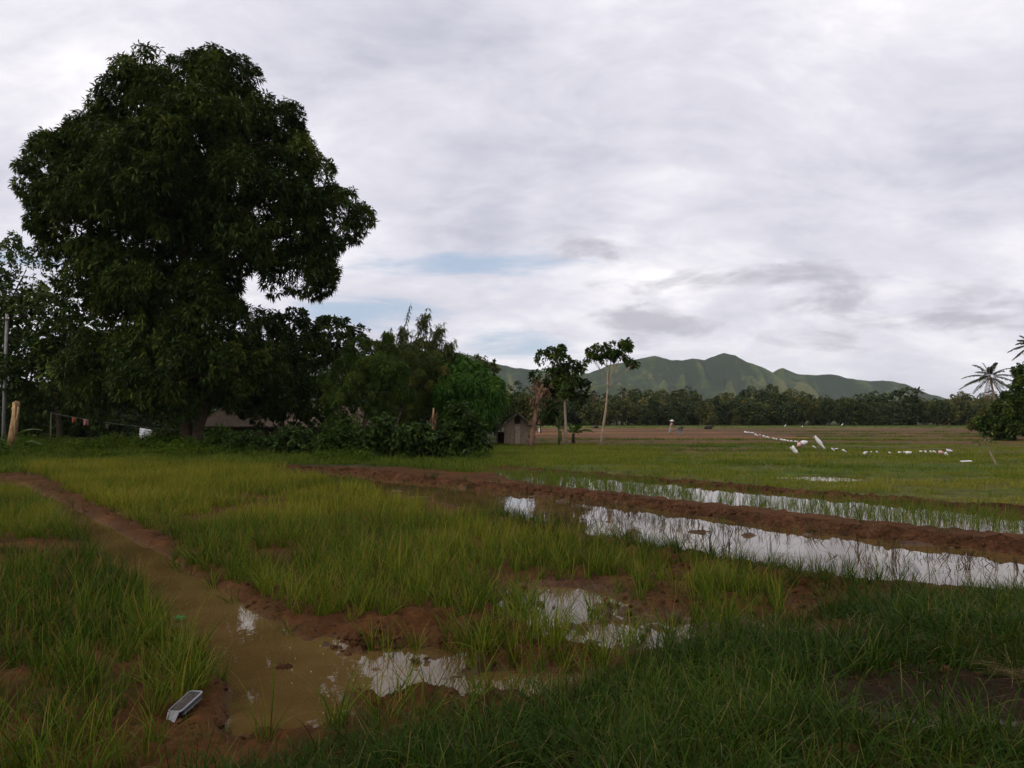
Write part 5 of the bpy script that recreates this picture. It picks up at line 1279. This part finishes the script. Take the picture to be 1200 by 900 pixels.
# dry straw on the bank
c = G(1180, 800, .35); n = 9; x = c[0] + .25 + rng.normal(0, .2, n); y = c[1] + rng.normal(0, .16, n)
scatter('dry_straw', 'heap of dry reddish straw lying on the near bank', 'straw', np.stack([x, y, gheight(x, y) + .07], 1), T_STRAW, M_STRAW, rng.uniform(0, 1, n), rng.uniform(.5, 1, n), .1)
xs, ys = sample(np.array([(-3.5, 3.0), (6, 3.0), (6, 7), (-3.5, 7)]), 5); z, r = gheight(xs, ys, True); ok = r['bank'] > .1
scatter('dead_grass', 'withered grass blades among the green bank grass', 'grass', np.stack([xs, ys, z], 1)[ok], T_STUB + T_STRAW, M_STRAW, rng.uniform(0, 1, ok.sum()), rng.uniform(.2, .55, ok.sum()), .3)

# ------------------------------------------------------------------ mud clods, floating flecks, litter
def clods():
    V, Q = [], []; ico = []
    def clod(c, r):
        mb_ = MB(); mb_.ball((0, 0, 0), (r, r * random.uniform(.6, 1.3), r * random.uniform(.4, .75)), 9, 7, .30); a = random.random() * 6.28
        ca, sa = math.cos(a), math.sin(a); o = len(V)
        V.extend([(p[0] * ca - p[1] * sa + c[0], p[0] * sa + p[1] * ca + c[1], p[2] + c[2]) for p in mb_.v]); Q.extend([tuple(i + o for i in f) for f in mb_.f])
    zones = [((440, 755), (60, 16), 110, .04), ((600, 815), (90, 24), 150, .03), ((760, 700), (110, 26), 160, .032), ((560, 770), (80, 20), 80, .035), ((900, 705), (120, 18), 140, .03), ((260, 820), (60, 40), 110, .022), ((330, 715), (60, 30), 70, .03), ((100, 600), (70, 20), 60, .035), ((300, 690), (25, 16), 20, .035), ((230, 650), (25, 12), 14, .035), ((290, 850), (50, 14), 26, .04), ((960, 680), (90, 10), 34, .045), ((1050, 830), (120, 35), 70, .035), ((900, 790), (60, 20), 24, .03)]
    for (px, py), (sx, sy), n, r in zones:
        for _ in range(n):
            g = G(px + random.gauss(0, sx * .6), py + random.gauss(0, sy * .6)); z = gz(g[0], g[1])
            if z > LEVEL - .03: rq_ = r * random.uniform(.3, 1.2); clod((g[0], g[1], z - rq_ * .25), rq_)
    for line, hgt, n, r in ((BUND1, .10, 1300, .05), (BUND2, .05, 700, .045)):
        q, t_ = resample(line, .1); q = q[q[:, 1] > 9]
        for _ in range(n):
            p = q[random.randrange(len(q))]; o = random.gauss(0, .28); clod((p[0] + random.gauss(0, .05), p[1] + o, hgt * max(0, 1 - (o / .62) ** 2) - .01), r * random.uniform(.4, 1.2))
    me = raw_mesh('mud_clods', V, Q, False); tag(link('mud_clods', me, M_BUND), 'lumps of red mud lying on the bunds and puddle edges', 'mud', kind='stuff')
clods()
mb = MB()
for _ in range(70):
    g = G(random.gauss(365, 40), random.gauss(795, 26)); r = random.choice((.0015, .002, .003, .007))
    if gz(g[0], g[1]) < LEVEL - .02: mb.tube([(g[0], g[1], LEVEL + .002), (g[0] + r, g[1] + random.uniform(-r, r), LEVEL + .004)], [r, r * .7], 5)
tag(mb.build('floating_flecks', simple('pale_fleck', (.26, .20, .13), .7)), 'pale flecks floating on the brown puddle', 'debris', kind='stuff')
for i, (px, py, r, lab) in enumerate([(332, 782, .055, 'small dark tuft of weed on a mud lump in the brown puddle'), ]):
    g = G(px, py, LEVEL); t = thing('mud_tuft', lab, 'tuft', (g[0], g[1], LEVEL)); mb = MB(); mb.ball((0, 0, -.005), (r * 1.5, r, .03), 9, 6, .2); mb.build('mud_lump', M_BUND, t, True)
    V, Q, C = blades(24, r, .10, .5, .004, .7, 1.2, 4, 5); me = raw_mesh('weed', V, Q); fattr(me, 'vc', C, 'POINT'); link('weed', me, M_BANKG, t)

def tray():
    m, t_, out = newmat('clear_plastic')
    b_ = princ(t_, out, (.90, .91, .95), .08, .5); b_.inputs['Transmission Weight'].default_value = .93; b_.inputs['IOR'].default_value = 1.2
    m2, t2, o2 = newmat('frosted_rim'); princ(t2, o2, (.46, .46, .52), .3, .5, **{'Transmission Weight': .5})
    g = G(217, 842); z = gz(g[0], g[1]); t = thing('plastic_tray', 'clear plastic food tray lying tilted on the mud beside the ditch', 'tray', (g[0], g[1], z + .055)); t.rotation_euler = (R(24), R(-9), R(-32))
    w, l, h_ = .13, .185, .045
    def rr(w_, l_, z_, n=5, rad=.02):
        o = []
        for cx, cy, a0 in ((w_ / 2 - rad, l_ / 2 - rad, 0), (-w_ / 2 + rad, l_ / 2 - rad, 90), (-w_ / 2 + rad, -l_ / 2 + rad, 180), (w_ / 2 - rad, -l_ / 2 + rad, 270)):
            for k in range(n): a = R(a0 + 90 * k / (n - 1)); o.append((cx + rad * math.cos(a), cy + rad * math.sin(a), z_))
        return o
    def ring(levels, cap):
        V, Fq = [], []; k = len(levels[0])
        for L_ in levels: V += L_
        for i in range(len(levels) - 1):
            for j in range(k): j2 = (j + 1) % k; Fq.append((i * k + j, i * k + j2, (i + 1) * k + j2, (i + 1) * k + j))
        if cap: Fq.append(tuple(range(k))[::-1])
        return V, Fq
    mb = MB(); mb.add(*ring([rr(w * .84, l * .88, -h_), rr(w * .9, l * .92, -h_ * .9), rr(w, l, 0)], True)); o = mb.build('tray_shell', m, t, True); md = o.modifiers.new('thick', 'SOLIDIFY'); md.thickness = .0015
    mb = MB(); mb.add(*ring([rr(w, l, 0), rr(w + .004, l + .004, .003), rr(w + .012, l + .012, .002), rr(w + .013, l + .013, -.004)], False)); o = mb.build('rim', m2, t, True); md = o.modifiers.new('thick', 'SOLIDIFY'); md.thickness = .002
    mb = MB(); mb.add([(-.06, -l / 2 - .01, 0), (.06, -l / 2 - .01, 0), (.045, -l / 2 - .075, -.05), (-.045, -l / 2 - .07, -.05)], [(0, 1, 2, 3)]); o = mb.build('flap', m2, t); md = o.modifiers.new('thick', 'SOLIDIFY'); md.thickness = .0015
tray()
g = G(211, 724); z = max(gz(g[0], g[1]), LEVEL); V, Fq = [], []; rr_ = np.random.default_rng(3)
for i in range(9):
    for j in range(5): V.append((.12 * (i / 8 - .5), .05 * (j / 4 - .5), .03 + .022 * math.sin(i * 1.9) * math.cos(j) + rr_.uniform(-.012, .012)))
for i in range(8):
    for j in range(4): a = i * 5 + j; Fq.append((a, a + 5, a + 6, a + 1))
mb = MB(); mb.add(V, Fq); o = mb.build('green_wrapper', M_GREENPL, None, False, (g[0], g[1], z + .01)); o.rotation_euler = (R(18), 0, R(8)); md = o.modifiers.new('thick', 'SOLIDIFY'); md.thickness = .003
tag(o, 'crumpled bright green plastic wrapper at the edge of the ditch', 'wrapper')

# ------------------------------------------------------------------ air
hm = bpy.data.materials.new('haze'); hm.use_nodes = True; T = NT(hm.node_tree); T.n.clear()
pv = T.new('ShaderNodeVolumePrincipled'); pv.inputs['Color'].default_value = (.90, .93, 1.0, 1); pv.inputs['Density'].default_value = 0.00006; pv.inputs['Anisotropy'].default_value = 0.1
ho = T.new('ShaderNodeOutputMaterial'); T.l.new(pv.outputs[0], ho.inputs['Volume'])
mb = MB(); mb.box((0, 0, 128.5), (25000, 25000, 263)); tag(mb.build('haze', hm), 'thin pale haze in the air over the plain', 'haze', kind='stuff')
